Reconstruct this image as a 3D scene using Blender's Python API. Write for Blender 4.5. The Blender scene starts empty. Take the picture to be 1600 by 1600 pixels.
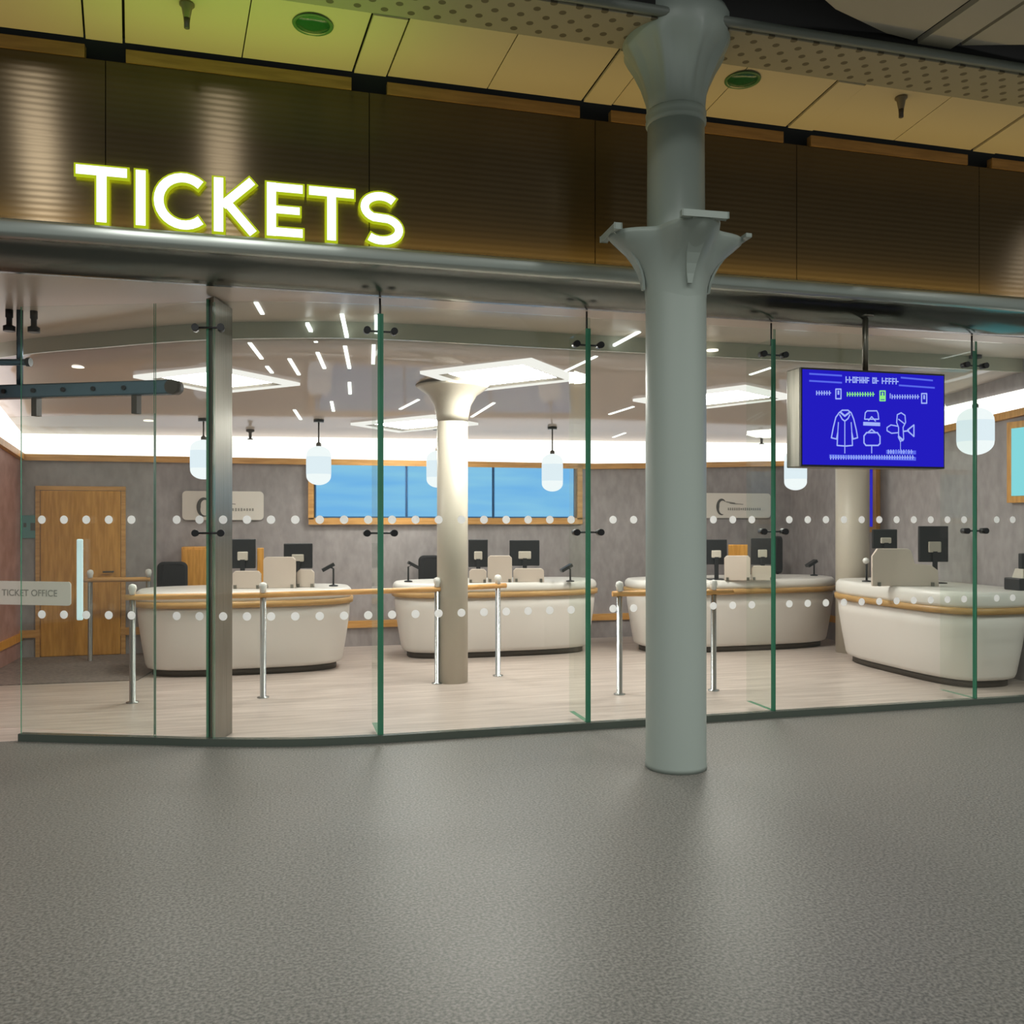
import bpy, bmesh, math, random
from mathutils import Vector, Matrix
random.seed(7)
sc = bpy.context.scene
COL = sc.collection
# ------------------------------------------------------------------ camera, world, lights, exposure
EYE = 1.65; CAMV = -6.664; TH = math.radians(14.9); FPX = 1400.0; HY = 812.0
S, Cc = math.sin(TH), math.cos(TH)
cam = bpy.data.cameras.new('camera'); co = bpy.data.objects.new('camera', cam); COL.objects.link(co)
cam.sensor_width = 36.0; cam.lens = 36.0 * FPX / 1600; cam.shift_y = (HY - 800) / 1600.0
cam.clip_start = 0.05; cam.clip_end = 200
co.location = (0, CAMV, EYE); co.rotation_euler = (math.radians(90), 0, -TH)
sc.camera = co
w = bpy.data.worlds.new('world'); sc.world = w; w.use_nodes = True
bg = w.node_tree.nodes['Background']; bg.inputs[0].default_value = (0.80, 0.86, 0.80, 1); bg.inputs[1].default_value = 0.32
vs = sc.view_settings
vs.view_transform = 'Standard'; vs.look = 'None'; vs.exposure = 0.0; vs.gamma = 1.0; vs.use_curve_mapping = False
sc.cycles.transparent_max_bounces = 32; sc.cycles.max_bounces = 8
sc.cycles.sample_clamp_indirect = 4.0

def lamp(name, kind, loc, energy, color=(1, 1, 1), size=0.3, rot=(0, 0, 0), sizey=None, spread=None):
    l = bpy.data.lights.new(name, kind); l.energy = energy; l.color = color
    if kind == 'AREA':
        l.size = size
        if sizey: l.shape = 'RECTANGLE'; l.size_y = sizey
        if spread: l.spread = spread
    else:
        l.shadow_soft_size = size
    o = bpy.data.objects.new(name, l); COL.objects.link(o); o.location = loc; o.rotation_euler = rot
    return o
# high lamps of the station concourse, behind and above the camera
for u in (-4.0, 1.0, 6.0, 11.0):
    lamp('concourse_lamp', 'POINT', (u, -9.0, 9.0), 330, (1.0, 1.0, 0.95), 0.14)
# concourse downlights, up out of the frame, tilted towards the shop front
for u, e in ((-2.2, 27), (-0.5, 19), (1.47, 20), (3.4, 14), (5.28, 24), (7.5, 28), (9.6, 26)):
    lamp('concourse_downlight', 'AREA', (u, -3.5, 5.3), e, (1.0, 0.985, 0.95), 0.28, (math.radians(22), 0, 0), 0.28, math.radians(130))
lamp('fascia_trough_led', 'AREA', (2.6, -0.375, 3.575), 24, (1.0, 0.72, 0.25), 13.0, (math.radians(172), 0, 0), 0.03)
# ceiling wash over the strip of panels in front of the fascia (added warm fill light, floating with no fitting)
lamp('ceiling_fill_warm', 'AREA', (3.4, -0.62, 4.35), 3.0, (1.0, 0.82, 0.40), 11.0, (math.radians(180), 0, 0), 0.1)
lamp('ceiling_fill_green', 'AREA', (-0.2, -1.0, 4.2), 4.0, (0.36, 1.0, 0.01), 2.0, (math.radians(180), 0, 0), 0.6)  # yellow-green fill added to tint the panels, no fitting behind it

# ------------------------------------------------------------------ calibrated helpers (picture reading -> metres)
def ray(px):
    k = (px - 800) / FPX
    return (S + k * Cc, Cc - k * S)
def at(px, py, Y):
    a, b = ray(px); return Vector((a * Y, CAMV + b * Y, EYE - (py - HY) / FPX * Y))
def onv(px, py, v):
    a, b = ray(px); return at(px, py, (v - CAMV) / b)
def onz(px, py, z):
    return at(px, py, (EYE - z) * FPX / (py - HY))
def flo(px, py): return onz(px, py, 0.0)
def onu(px, py, u):
    a, b = ray(px); return at(px, py, u / a)

# ------------------------------------------------------------------ materials
def mat(name, col, rough=0.5, metal=0.0, emit=None, es=0.0, spec=0.5, trans=0.0):
    m = bpy.data.materials.new(name); m.use_nodes = True
    p = m.node_tree.nodes['Principled BSDF']
    p.inputs['Base Color'].default_value = (*col, 1); p.inputs['Roughness'].default_value = rough
    p.inputs['Metallic'].default_value = metal; p.inputs['Specular IOR Level'].default_value = spec
    if emit: p.inputs['Emission Color'].default_value = (*emit, 1); p.inputs['Emission Strength'].default_value = es
    return m
def N(m, t, **kw):
    n = m.node_tree.nodes.new(t)
    for k, v in kw.items(): setattr(n, k, v)
    return n
def L(m, a, b): m.node_tree.links.new(a, b)
def noisy(m, c0, c1, scale=5, stretch=(1, 1, 1), detail=4, lo=0.35, hi=0.65, bump=0.0, rough=None):
    nt = m.node_tree; p = nt.nodes['Principled BSDF']
    tc = N(m, 'ShaderNodeTexCoord'); mp = N(m, 'ShaderNodeMapping'); mp.inputs['Scale'].default_value = stretch
    nz = N(m, 'ShaderNodeTexNoise'); nz.inputs['Scale'].default_value = scale; nz.inputs['Detail'].default_value = detail
    cr = N(m, 'ShaderNodeValToRGB'); e = cr.color_ramp.elements
    e[0].position = lo; e[0].color = (*c0, 1); e[1].position = hi; e[1].color = (*c1, 1)
    L(m, tc.outputs['Object'], mp.inputs['Vector']); L(m, mp.outputs[0], nz.inputs['Vector'])
    L(m, nz.outputs['Fac'], cr.inputs['Fac']); L(m, cr.outputs[0], p.inputs['Base Color'])
    if bump:
        b = N(m, 'ShaderNodeBump'); b.inputs['Strength'].default_value = bump; b.inputs['Distance'].default_value = 0.01
        L(m, nz.outputs['Fac'], b.inputs['Height']); L(m, b.outputs[0], p.inputs['Normal'])
    return m
def emis(name, col, s):
    m = bpy.data.materials.new(name); m.use_nodes = True; nt = m.node_tree
    nt.nodes.remove(nt.nodes['Principled BSDF'])
    e = nt.nodes.new('ShaderNodeEmission'); e.inputs[0].default_value = (*col, 1); e.inputs[1].default_value = s
    nt.links.new(e.outputs[0], nt.nodes['Material Output'].inputs['Surface']); return m
def thin_glass(name, tint, refl=1.0, rough=0.0):
    m = bpy.data.materials.new(name); m.use_nodes = True; nt = m.node_tree
    nt.nodes.remove(nt.nodes['Principled BSDF'])
    t = nt.nodes.new('ShaderNodeBsdfTransparent'); t.inputs[0].default_value = (*tint, 1)
    g = nt.nodes.new('ShaderNodeBsdfGlossy'); g.inputs['Roughness'].default_value = rough; g.inputs[0].default_value = (1, 1, 1, 1)
    lw = nt.nodes.new('ShaderNodeLayerWeight'); lw.inputs['Blend'].default_value = 0.5
    pw = nt.nodes.new('ShaderNodeMath'); pw.operation = 'POWER'; pw.inputs[1].default_value = 5.0
    f = nt.nodes.new('ShaderNodeMath'); f.operation = 'MULTIPLY_ADD'; f.inputs[1].default_value = 0.75 * refl; f.inputs[2].default_value = 0.03 * refl
    nt.links.new(lw.outputs['Facing'], pw.inputs[0]); nt.links.new(pw.outputs[0], f.inputs[0])
    mx = nt.nodes.new('ShaderNodeMixShader')
    nt.links.new(f.outputs[0], mx.inputs[0]); nt.links.new(t.outputs[0], mx.inputs[1]); nt.links.new(g.outputs[0], mx.inputs[2])
    nt.links.new(mx.outputs[0], nt.nodes['Material Output'].inputs['Surface']); return m

M = {}
# concourse floor: speckled grey terrazzo, satin
m = mat('terrazzo', (0.2, 0.2, 0.19), 0.26, spec=0.55); M['terrazzo'] = m
noisy(m, (0.088, 0.087, 0.077), (0.255, 0.242, 0.216), 75, (1, 1, 1), 6, 0.36, 0.66)
nt = m.node_tree; p = nt.nodes['Principled BSDF']
n2 = N(m, 'ShaderNodeTexNoise'); n2.inputs['Scale'].default_value = 0.9; n2.inputs['Detail'].default_value = 3
mr = N(m, 'ShaderNodeMapRange'); mr.inputs[3].default_value = 0.40; mr.inputs[4].default_value = 0.48
tc = N(m, 'ShaderNodeTexCoord'); L(m, tc.outputs['Object'], n2.inputs['Vector']); L(m, n2.outputs['Fac'], mr.inputs[0]); L(m, mr.outputs[0], p.inputs['Roughness'])
# ticket hall floor: pale streaky planks
m = mat('pale_planks', (0.5, 0.44, 0.37), 0.32); M['planks'] = m
noisy(m, (0.43, 0.355, 0.31), (0.59, 0.50, 0.445), 3.0, (0.45, 5.0, 1), 5, 0.35, 0.65)
M['carpet'] = noisy(mat('dark_carpet', (0.1, 0.08, 0.07), 0.9), (0.16, 0.125, 0.11), (0.24, 0.19, 0.165), 30)
M['wall_grey'] = noisy(mat('grey_textured_wall', (0.2, 0.18, 0.18), 0.55), (0.30, 0.27, 0.265), (0.40, 0.362, 0.358), 9, (1.2, 1.2, 0.6), 6, 0.3, 0.7, 0.15)
M['wall_red'] = noisy(mat('red_brown_wall', (0.3, 0.17, 0.15), 0.55), (0.34, 0.195, 0.165), (0.46, 0.28, 0.245), 5, (1, 1, 1), 5)
M['timber'] = noisy(mat('oak_timber', (0.45, 0.22, 0.06), 0.4), (0.56, 0.25, 0.032), (0.74, 0.36, 0.065), 6, (6, 6, 0.6), 4)
M['timber_dark'] = noisy(mat('dark_oak_strip', (0.3, 0.16, 0.05), 0.5), (0.22, 0.115, 0.032), (0.31, 0.165, 0.05), 5, (0.6, 6, 6), 4)
M['timber_h'] = noisy(mat('oak_timber_trim', (0.5, 0.26, 0.07), 0.4), (0.58, 0.285, 0.075), (0.74, 0.40, 0.13), 5, (0.6, 6, 6), 4)
M['timber_band'] = noisy(mat('oak_band', (0.5, 0.28, 0.09), 0.4), (0.42, 0.24, 0.08), (0.52, 0.31, 0.11), 5, (1, 1, 6), 4)
m = bpy.data.materials.new('glossy_taupe_ceiling'); m.use_nodes = True; M['ceil_in'] = m
nt = m.node_tree; nt.nodes.remove(nt.nodes['Principled BSDF']); d1 = nt.nodes.new('ShaderNodeBsdfDiffuse'); d2 = nt.nodes.new('ShaderNodeBsdfGlossy'); ms = nt.nodes.new('ShaderNodeMixShader')
d1.inputs[0].default_value = (0.58, 0.50, 0.435, 1); d2.inputs[0].default_value = (0.9, 0.9, 1, 1); d2.inputs['Roughness'].default_value = 0.08; ms.inputs[0].default_value = 0.13
nt.links.new(d1.outputs[0], ms.inputs[1]); nt.links.new(d2.outputs[0], ms.inputs[2]); nt.links.new(ms.outputs[0], nt.nodes['Material Output'].inputs[0])
M['ceil_soffit'] = mat('taupe_soffit', (0.56, 0.49, 0.41), 0.3)
M['bulkhead'] = mat('grey_green_bulkhead', (0.44, 0.445, 0.355), 0.25)
M['cream_panel'] = mat('cream_ceiling_panel', (0.54, 0.45, 0.28), 0.5)
M['outer_panel'] = mat('grey_ceiling_panel', (0.42, 0.39, 0.30), 0.6)
M['black'] = mat('matt_black', (0.006, 0.006, 0.006), 0.7)
M['black_plastic'] = mat('black_plastic', (0.010, 0.010, 0.012), 0.4)
M['black_fabric'] = mat('black_fabric', (0.008, 0.007, 0.008), 0.85)
# fascia: dark bronze, horizontally ribbed
m = mat('ribbed_bronze', (0.082, 0.058, 0.028), 0.20, 0.6); M['bronze'] = m
tc = N(m, 'ShaderNodeTexCoord'); wv = N(m, 'ShaderNodeTexWave'); wv.bands_direction = 'Z'; wv.inputs['Scale'].default_value = 7.6; wv.inputs['Distortion'].default_value = 0.0
bp = N(m, 'ShaderNodeBump'); bp.inputs['Strength'].default_value = 0.10; bp.inputs['Distance'].default_value = 0.008
tg = N(m, 'ShaderNodeTangent', direction_type='RADIAL', axis='X'); pz = m.node_tree.nodes['Principled BSDF']; pz.inputs['Anisotropic'].default_value = 0.96; pz.inputs['Roughness'].default_value = 0.25; L(m, tg.outputs[0], pz.inputs['Tangent'])
L(m, tc.outputs['Object'], wv.inputs['Vector']); L(m, wv.outputs['Fac'], bp.inputs['Height']); L(m, bp.outputs[0], m.node_tree.nodes['Principled BSDF'].inputs['Normal'])
M['steel_lip'] = mat('satin_steel_lip_lit', (0.46, 0.50, 0.47), 0.36, 0.85)
M['steel'] = mat('polished_steel_shaded', (0.15, 0.165, 0.155), 0.20, 1.0)
M['brushed'] = noisy(mat('brushed_steel', (0.42, 0.39, 0.33), 0.34, 0.9), (0.20, 0.188, 0.155), (0.28, 0.262, 0.222), 3, (30, 30, 0.5), 3)
M['post_steel'] = mat('rail_post_steel', (0.40, 0.42, 0.41), 0.25, 0.9)
M['track'] = mat('dark_green_track', (0.12, 0.145, 0.125), 0.25, 0.5)
M['tube'] = mat('blue_grey_steel_tube', (0.13, 0.20, 0.25), 0.25, 0.7)
M['col_paint'] = mat('grey_green_paint', (0.315, 0.365, 0.335), 0.42)
M['lip_paint'] = mat('dark_grey_green_paint', (0.15, 0.17, 0.15), 0.45)
M['col_in'] = mat('cream_paint', (0.52, 0.47, 0.385), 0.45)
M['white'] = mat('white_solid_surface', (0.72, 0.69, 0.64), 0.35)
M['body'] = mat('warm_white_desk_front', (0.72, 0.675, 0.63), 0.45)
M['partition'] = mat('cream_partition', (0.60, 0.51, 0.43), 0.5)
M['white_paint'] = mat('white_paint', (0.8, 0.78, 0.74), 0.5)
M['beige'] = mat('beige_plastic', (0.55, 0.50, 0.42), 0.5)
M['plinth'] = mat('dark_plinth', (0.06, 0.045, 0.032), 0.5)
M['pane'] = thin_glass('clear_glass', (0.965, 0.985, 0.97))
M['fin_face'] = thin_glass('green_tint_glass', (0.95, 0.975, 0.955), 0.4)
M['fin_edge'] = mat('green_glass_edge', (0.06, 0.27, 0.165), 0.15)
m = bpy.data.materials.new('frosted_white_dot'); m.use_nodes = True; M['dot'] = m
nt = m.node_tree; nt.nodes.remove(nt.nodes['Principled BSDF']); d1 = nt.nodes.new('ShaderNodeBsdfDiffuse'); d2 = nt.nodes.new('ShaderNodeBsdfTranslucent'); ms = nt.nodes.new('ShaderNodeAddShader')
d1.inputs[0].default_value = (0.5, 0.5, 0.5, 1); d2.inputs[0].default_value = (0.52, 0.52, 0.52, 1)
nt.links.new(d1.outputs[0], ms.inputs[0]); nt.links.new(d2.outputs[0], ms.inputs[1]); nt.links.new(ms.outputs[0], nt.nodes['Material Output'].inputs[0])
M['sign_cream'] = mat('cream_sign_board', (0.82, 0.76, 0.68), 0.5)
M['ink'] = mat('grey_sign_ink', (0.09, 0.085, 0.075), 0.6)
M['ink_and_shade'] = mat('pale_grey_ink_and_shade', (0.34, 0.32, 0.28), 0.6)
M['teal'] = mat('teal_sign', (0.13, 0.30, 0.30), 0.5)
M['troffer'] = emis('troffer_panel_light', (1.0, 0.97, 0.92), 46.0)
M['troffer_rim'] = emis('troffer_rim_light', (1.0, 0.96, 0.91), 1.0)
M['cove'] = emis('cove_glow_band', (1.0, 0.965, 0.92), 2.1)  # emission stands in for white wall washed by a hidden strip
M['slot'] = emis('slot_light', (0.95, 1.0, 0.97), 2.2)
M['spot'] = emis('downlight_glow', (1.0, 0.9, 0.78), 1.6)
M['pend_rim'] = emis('lamp_glow_white', (0.93, 0.975, 1.0), 1.05)
M['pend'] = emis('lamp_glow_blue', (0.82, 0.92, 1.0), 1.0)
M['handle_lit'] = mat('pale_glow_handle', (0.75, 0.92, 0.93), 0.25, emit=(0.7, 0.95, 1.0), es=0.35)  # slight emission paints the lit brightness onto the handle
M['letter_face'] = emis('letter_face', (1.0, 0.985, 1.0), 1.6)
M['letter_side'] = emis('letter_edge_glow', (0.42, 0.52, 0.012), 1.0)
M['halo_back'] = emis('letter_back_glow', (0.55, 0.75, 0.015), 7.0)
M['green_lens'] = mat('green_lens', (0.02, 0.10, 0.03), 0.15)
M['lens_ring'] = mat('green_ring', (0.07, 0.16, 0.05), 0.4)
M['cone'] = mat('bronze_cone', (0.16, 0.12, 0.06), 0.4)
# blue status screen
M['blue_bezel'] = mat('dark_blue_bezel', (0.03, 0.13, 0.30), 0.4)
M['blue_screen'] = emis('blue_screen', (0.017, 0.012, 0.52), 1.0)
M['screen_white'] = emis('screen_pale_ink', (0.36, 0.46, 0.95), 1.0)
M['screen_green'] = emis('screen_green_ink', (0.28, 0.85, 0.22), 1.0)
M['screen_line'] = emis('screen_blue_line', (0.10, 0.14, 0.82), 1.0)
m = emis('sky_blue_screen', (0.16, 0.45, 0.92), 1.0); M['sky_screen'] = m
nt = m.node_tree; tc = N(m, 'ShaderNodeTexCoord'); mp = N(m, 'ShaderNodeMapping'); mp.inputs['Scale'].default_value = (0.3, 1, 2.5)
nz = N(m, 'ShaderNodeTexNoise'); nz.inputs['Scale'].default_value = 2.2; cr = N(m, 'ShaderNodeValToRGB')
cr.color_ramp.elements[0].position = 0.35; cr.color_ramp.elements[0].color = (0.17, 0.48, 0.87, 1)
cr.color_ramp.elements[1].position = 0.7; cr.color_ramp.elements[1].color = (0.26, 0.60, 0.86, 1)
L(m, tc.outputs['Object'], mp.inputs[0]); L(m, mp.outputs[0], nz.inputs[0]); L(m, nz.outputs['Fac'], cr.inputs[0])
L(m, cr.outputs[0], [n for n in nt.nodes if n.type == 'EMISSION'][0].inputs[0])
M['cyan_screen'] = emis('cyan_screen', (0.25, 0.72, 0.78), 1.0)
# perforated metal: staggered holes
m = mat('perforated_metal', (0.30, 0.275, 0.20), 0.45); M['perf'] = m
tc = N(m, 'ShaderNodeTexCoord'); mp = N(m, 'ShaderNodeMapping'); mp.inputs['Rotation'].default_value = (0, 0, math.radians(45)); mp.inputs['Scale'].default_value = (8.5, 8.5, 8.5)
fr = N(m, 'ShaderNodeVectorMath', operation='FRACTION'); sb = N(m, 'ShaderNodeVectorMath', operation='SUBTRACT'); sb.inputs[1].default_value = (0.5, 0.5, 0.0)
ml = N(m, 'ShaderNodeVectorMath', operation='MULTIPLY'); ml.inputs[1].default_value = (1, 1, 0)
ln = N(m, 'ShaderNodeVectorMath', operation='LENGTH'); ls = N(m, 'ShaderNodeMath', operation='LESS_THAN'); ls.inputs[1].default_value = 0.2
mx = N(m, 'ShaderNodeMix', data_type='RGBA'); mx.inputs[6].default_value = (0.30, 0.275, 0.20, 1); mx.inputs[7].default_value = (0.10, 0.085, 0.055, 1)
L(m, tc.outputs['Object'], mp.inputs[0]); L(m, mp.outputs[0], fr.inputs[0]); L(m, fr.outputs[0], sb.inputs[0]); L(m, sb.outputs[0], ml.inputs[0])
L(m, ml.outputs[0], ln.inputs[0]); L(m, ln.outputs['Value'], ls.inputs[0]); L(m, ls.outputs[0], mx.inputs[0]); L(m, mx.outputs[2], m.node_tree.nodes['Principled BSDF'].inputs['Base Color'])

# ------------------------------------------------------------------ mesh builder
class MB:
    def __init__(s): s.bm = bmesh.new()
    def box(s, c, d, rz=0.0, mi=0, bev=0.0):
        r = bmesh.ops.create_cube(s.bm, size=1.0); vs_ = r['verts']
        R = Matrix.Rotation(rz, 3, 'Z')
        for v in vs_:
            v.co = R @ Vector((v.co.x * d[0], v.co.y * d[1], v.co.z * d[2])) + Vector(c)
        fs = {f for v in vs_ for f in v.link_faces}
        for f in fs: f.material_index = mi
        if bev:
            es = list({e for f in fs for e in f.edges})
            bmesh.ops.bevel(s.bm, geom=es, offset=bev, segments=2, affect='EDGES', profile=0.5)
        return s
    def hexa(s, p, mi=0, mis=None):
        # p: 8 points, 0-3 lower ring, 4-7 upper ring
        v = [s.bm.verts.new(q) for q in p]
        q = [(3, 2, 1, 0), (4, 5, 6, 7), (0, 1, 5, 4), (1, 2, 6, 5), (2, 3, 7, 6), (3, 0, 4, 7)]
        for i, a in enumerate(q):
            f = s.bm.faces.new([v[j] for j in a]); f.material_index = (mis[i] if mis else mi)
        return s
    def prism(s, poly, z0, z1, mi=0, mside=None, xf=None, mback=None):
        n = len(poly)
        A = [Vector((x, y, z0)) for x, y in poly]; B = [Vector((x, y, z1)) for x, y in poly]
        if xf: A = [xf(a) for a in A]; B = [xf(b) for b in B]
        A = [s.bm.verts.new(a) for a in A]; B = [s.bm.verts.new(b) for b in B]
        f = s.bm.faces.new(A[::-1]); f.material_index = mi if mback is None else mback
        f = s.bm.faces.new(B); f.material_index = mi
        for i in range(n):
            j = (i + 1) % n
            f = s.bm.faces.new((A[i], A[j], B[j], B[i])); f.material_index = mi if mside is None else mside
        return s
    def rings(s, rings, mi=0, cap=True, closed=True):
        R = [[s.bm.verts.new(p) for p in r] for r in rings]
        n = len(R[0])
        for a, b in zip(R[:-1], R[1:]):
            for i in range(n if closed else n - 1):
                j = (i + 1) % n
                f = s.bm.faces.new((a[i], a[j], b[j], b[i])); f.material_index = mi; f.smooth = True
        if cap and closed:
            f = s.bm.faces.new(R[0][::-1]); f.material_index = mi
            f = s.bm.faces.new(R[-1]); f.material_index = mi
        return s
    def lathe(s, prof, c=(0, 0, 0), n=40, mi=0):
        s.rings([[(c[0] + r * math.cos(2 * math.pi * i / n), c[1] + r * math.sin(2 * math.pi * i / n), c[2] + z) for i in range(n)] for r, z in prof], mi)
        return s
    def tube(s, pts, r, n=10, mi=0):
        pts = [Vector(p) for p in pts]; rs = []
        for i, p in enumerate(pts):
            d = (pts[min(i + 1, len(pts) - 1)] - pts[max(i - 1, 0)]).normalized()
            up = Vector((0, 0, 1)) if abs(d.z) < 0.9 else Vector((1, 0, 0))
            a = d.cross(up).normalized(); b = a.cross(d).normalized()
            rs.append([p + r * (math.cos(2 * math.pi * k / n) * a + math.sin(2 * math.pi * k / n) * b) for k in range(n)])
        return s.rings(rs, mi)
    def strip(s, path, w, z0, z1, mi=0, medge=None):
        # a wall of thickness w following a plan path
        n = len(path); Lf, Rt = [], []
        for i, p in enumerate(path):
            p = Vector((p[0], p[1])); a = Vector(path[max(i - 1, 0)][:2]); b = Vector(path[min(i + 1, n - 1)][:2])
            d = (b - a).normalized(); nn = Vector((-d.y, d.x)) * (w / 2)
            Lf.append(p + nn); Rt.append(p - nn)
        zz0 = z0 if callable(z0) else (lambda x, y: z0); zz1 = z1 if callable(z1) else (lambda x, y: z1)
        vs_ = [[s.bm.verts.new((q.x, q.y, f(q.x, q.y))) for q, f in ((Lf[i], zz0), (Rt[i], zz0), (Rt[i], zz1), (Lf[i], zz1))] for i in range(n)]
        for i in range(n - 1):
            for k in range(4):
                l = (k + 1) % 4
                f = s.bm.faces.new((vs_[i][k], vs_[i][l], vs_[i + 1][l], vs_[i + 1][k])); f.material_index = mi
        for r in (vs_[0][::-1], vs_[-1]):
            f = s.bm.faces.new(r); f.material_index = mi if medge is None else medge
        return s
    def quad(s, p, mi=0):
        f = s.bm.faces.new([s.bm.verts.new(q) for q in p]); f.material_index = mi; return s
    def build(s, name, mats, parent=None, smooth=False, loc=None, bevel=0.0):
        bmesh.ops.recalc_face_normals(s.bm, faces=s.bm.faces[:])
        me = bpy.data.meshes.new(name); s.bm.to_mesh(me); s.bm.free()
        for mm in (mats if isinstance(mats, (list, tuple)) else [mats]): me.materials.append(M[mm])
        if smooth:
            for pl in me.polygons: pl.use_smooth = True
        o = bpy.data.objects.new(name, me); COL.objects.link(o)
        if parent: o.parent = parent; o.matrix_parent_inverse = Matrix.Translation(-Vector(parent.location)) if parent.type == 'EMPTY' else Matrix()
        if bevel:
            b = o.modifiers.new('bevel', 'BEVEL'); b.width = bevel; b.segments = 2; b.limit_method = 'ANGLE'
        return o
def tag(o, label, cat, group=None):
    o['label'] = label; o['category'] = cat
    if group: o['group'] = group
    return o
def struct(o, label=None, cat=None):
    o['kind'] = 'structure'
    if label: o['label'] = label
    if cat: o['category'] = cat
    return o
def thing(name, loc, label, cat, group=None):
    o = bpy.data.objects.new(name, None); COL.objects.link(o); o.empty_display_size = 0.1
    o.location = loc; tag(o, label, cat, group); return o
def smoothpath(pts, n=8):
    P = [Vector(p) for p in pts]; P = [2 * P[0] - P[1]] + P + [2 * P[-1] - P[-2]]; out = []
    for i in range(1, len(P) - 2):
        a, b, c, d = P[i - 1:i + 3]
        for k in range(n):
            t = k / n
            out.append(0.5 * (2 * b + (c - a) * t + (2 * a - 5 * b + 4 * c - d) * t * t + (3 * b - a - 3 * c + d) * t ** 3))
    out.append(P[-2]); return out

# ------------------------------------------------------------------ the setting
VW = 5.13; UL = -2.91; UR = 7.42
gp = [flo(32, 1157), flo(140, 1160), flo(242, 1162.5), flo(330, 1165)] + [flo(470, 1165)] + [Vector((onv(595, 0, 0.0).x, 0, 0))]
gp = [p.xy for p in gp]
curve = smoothpath([tuple(p) for p in gp], 10)
curve = [(p.x, p.y) for p in curve]
def ux(px): return onv(px, 0, 0.0).x
U595, U920, U1210, U1525 = ux(595), ux(920), ux(1210), ux(1525)
glass_line = curve + [(u, 0.0) for u in (U920, U1210, U1525, UR + 1.6)]
# concourse floor (outside the glass line) and ticket hall floor (inside it)
mb = MB(); poly = [(-9, -12), (14, -12), (14, 0.0)] + [(p[0], p[1]) for p in glass_line[::-1]] + [(-9, glass_line[0][1])]
mb.prism(poly, -0.2, 0.0); struct(mb.build('floor', 'terrazzo'))
mb = MB(); poly = [(-9, glass_line[0][1])] + list(glass_line) + [(UR + 1.6, 6.0), (-9, 6.0)]
mb.prism(poly, -0.2, 0.0); struct(mb.build('floor_inside', 'planks'))
mb = MB(); a = flo(-60, 1068); b = flo(212, 1066)
mb.prism([(UL, 3.25), (-1.35, 3.2), (-1.2, 4.2), (-0.6, VW), (UL, VW)], 0.0, 0.012); struct(mb.build('floor_carpet', 'carpet'))

# ceiling of the hall: front soffit, curved bulkhead, main ceiling falling gently towards the back wall
ZS, ZB = 3.30, 3.165
bpts = [at(-150, 560, 1.65 * 1400 / 252), at(30, 530, 1.65 * 1400 / 280), at(160, 517, 1.65 * 1400 / 293), at(300, 506, 1.65 * 1400 / 305), at(450, 503, 1.65 * 1400 / 309), at(600, 505, 1.65 * 1400 / 307)]
bl = [tuple(p.xy) for p in bpts] + [(2.4, 0.90), (4.0, 0.90), (UR, 0.88)]
bl = [tuple(p) for p in smoothpath(bl, 6)]
bl[0] = (UL, bl[0][1]) if bl[0][0] > UL else bl[0]
def vb(u):
    for a, b in zip(bl[:-1], bl[1:]):
        if a[0] <= u <= b[0]:
            return a[1] + (b[1] - a[1]) * (u - a[0]) / (b[0] - a[0] + 1e-9)
    return bl[0][1] if u < bl[0][0] else bl[-1][1]
def zw(u): return 2.665 + 0.115 * max(0.0, min(1.0, (u + 2.9) / 10.3))
def zc(u, v):
    b = vb(u)
    if v < b: return ZS
    return ZB + (zw(u) - ZB) * (v - b) / (VW - b)
def onceil(px, py):
    z = 3.0
    for _ in range(60):
        p = onz(px, py, z); z = 0.6 * z + 0.4 * zc(p.x, p.y)
    return onz(px, py, z)
mb = MB()
us = sorted(set([UL - 0.01] + [p[0] for p in bl if p[0] > UL] + [UR + 0.0]))
cols = []
for u in us:
    b = vb(u); cols.append([(u, b + (VW - b) * k / 6, ZB + (zw(u) - ZB) * k / 6) for k in range(7)])
for ring_a, ring_b in zip(cols[:-1], cols[1:]):
    for k in range(6): mb.quad((ring_a[k], ring_b[k], ring_b[k + 1], ring_a[k + 1]))
bmesh.ops.remove_doubles(mb.bm, verts=mb.bm.verts[:], dist=1e-4)
ce = mb.build('ceiling', 'ceil_in', smooth=True); struct(ce)
sm = ce.modifiers.new('thick', 'SOLIDIFY'); sm.thickness = 0.05; sm.offset = 1 if ce.data.polygons[0].normal.z > 0 else -1
# front soffit from behind the fascia to the bulkhead
mb = MB(); poly = [(UL, -0.02), (UR + 1.6, -0.02), (UR + 1.6, 0.88)] + [(p[0], p[1]) for p in bl[::-1] if p[0] > UL] + [(UL, vb(UL))]
mb.prism(poly, ZS, ZS + 0.05); struct(mb.build('ceiling_soffit', 'ceil_soffit'))
mb = MB(); mb.strip([p for p in bl if p[0] >= UL - 0.01], 0.03, ZB - 0.002, ZS + 0.02); struct(mb.build('trim_bulkhead', 'bulkhead'))

# walls
mb = MB(); mb.box(((UL + UR) / 2, VW + 0.1, 1.5), (UR - UL + 0.6, 0.2, 3.2)); struct(mb.build('wall_back', 'wall_grey'))
mb = MB(); mb.box((UL - 0.1, 3.0, 1.65), (0.2, 4.6, 3.5)); struct(mb.build('wall_left', 'wall_red'))
mb = MB(); mb.box((UR + 0.1, 2.7, 1.65), (0.2, 5.2, 3.5)); struct(mb.build('wall_right', 'wall_grey'))
def tz(u): return 2.415 + 0.09 * max(0, (u - 4.5) / 2.9)
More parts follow.
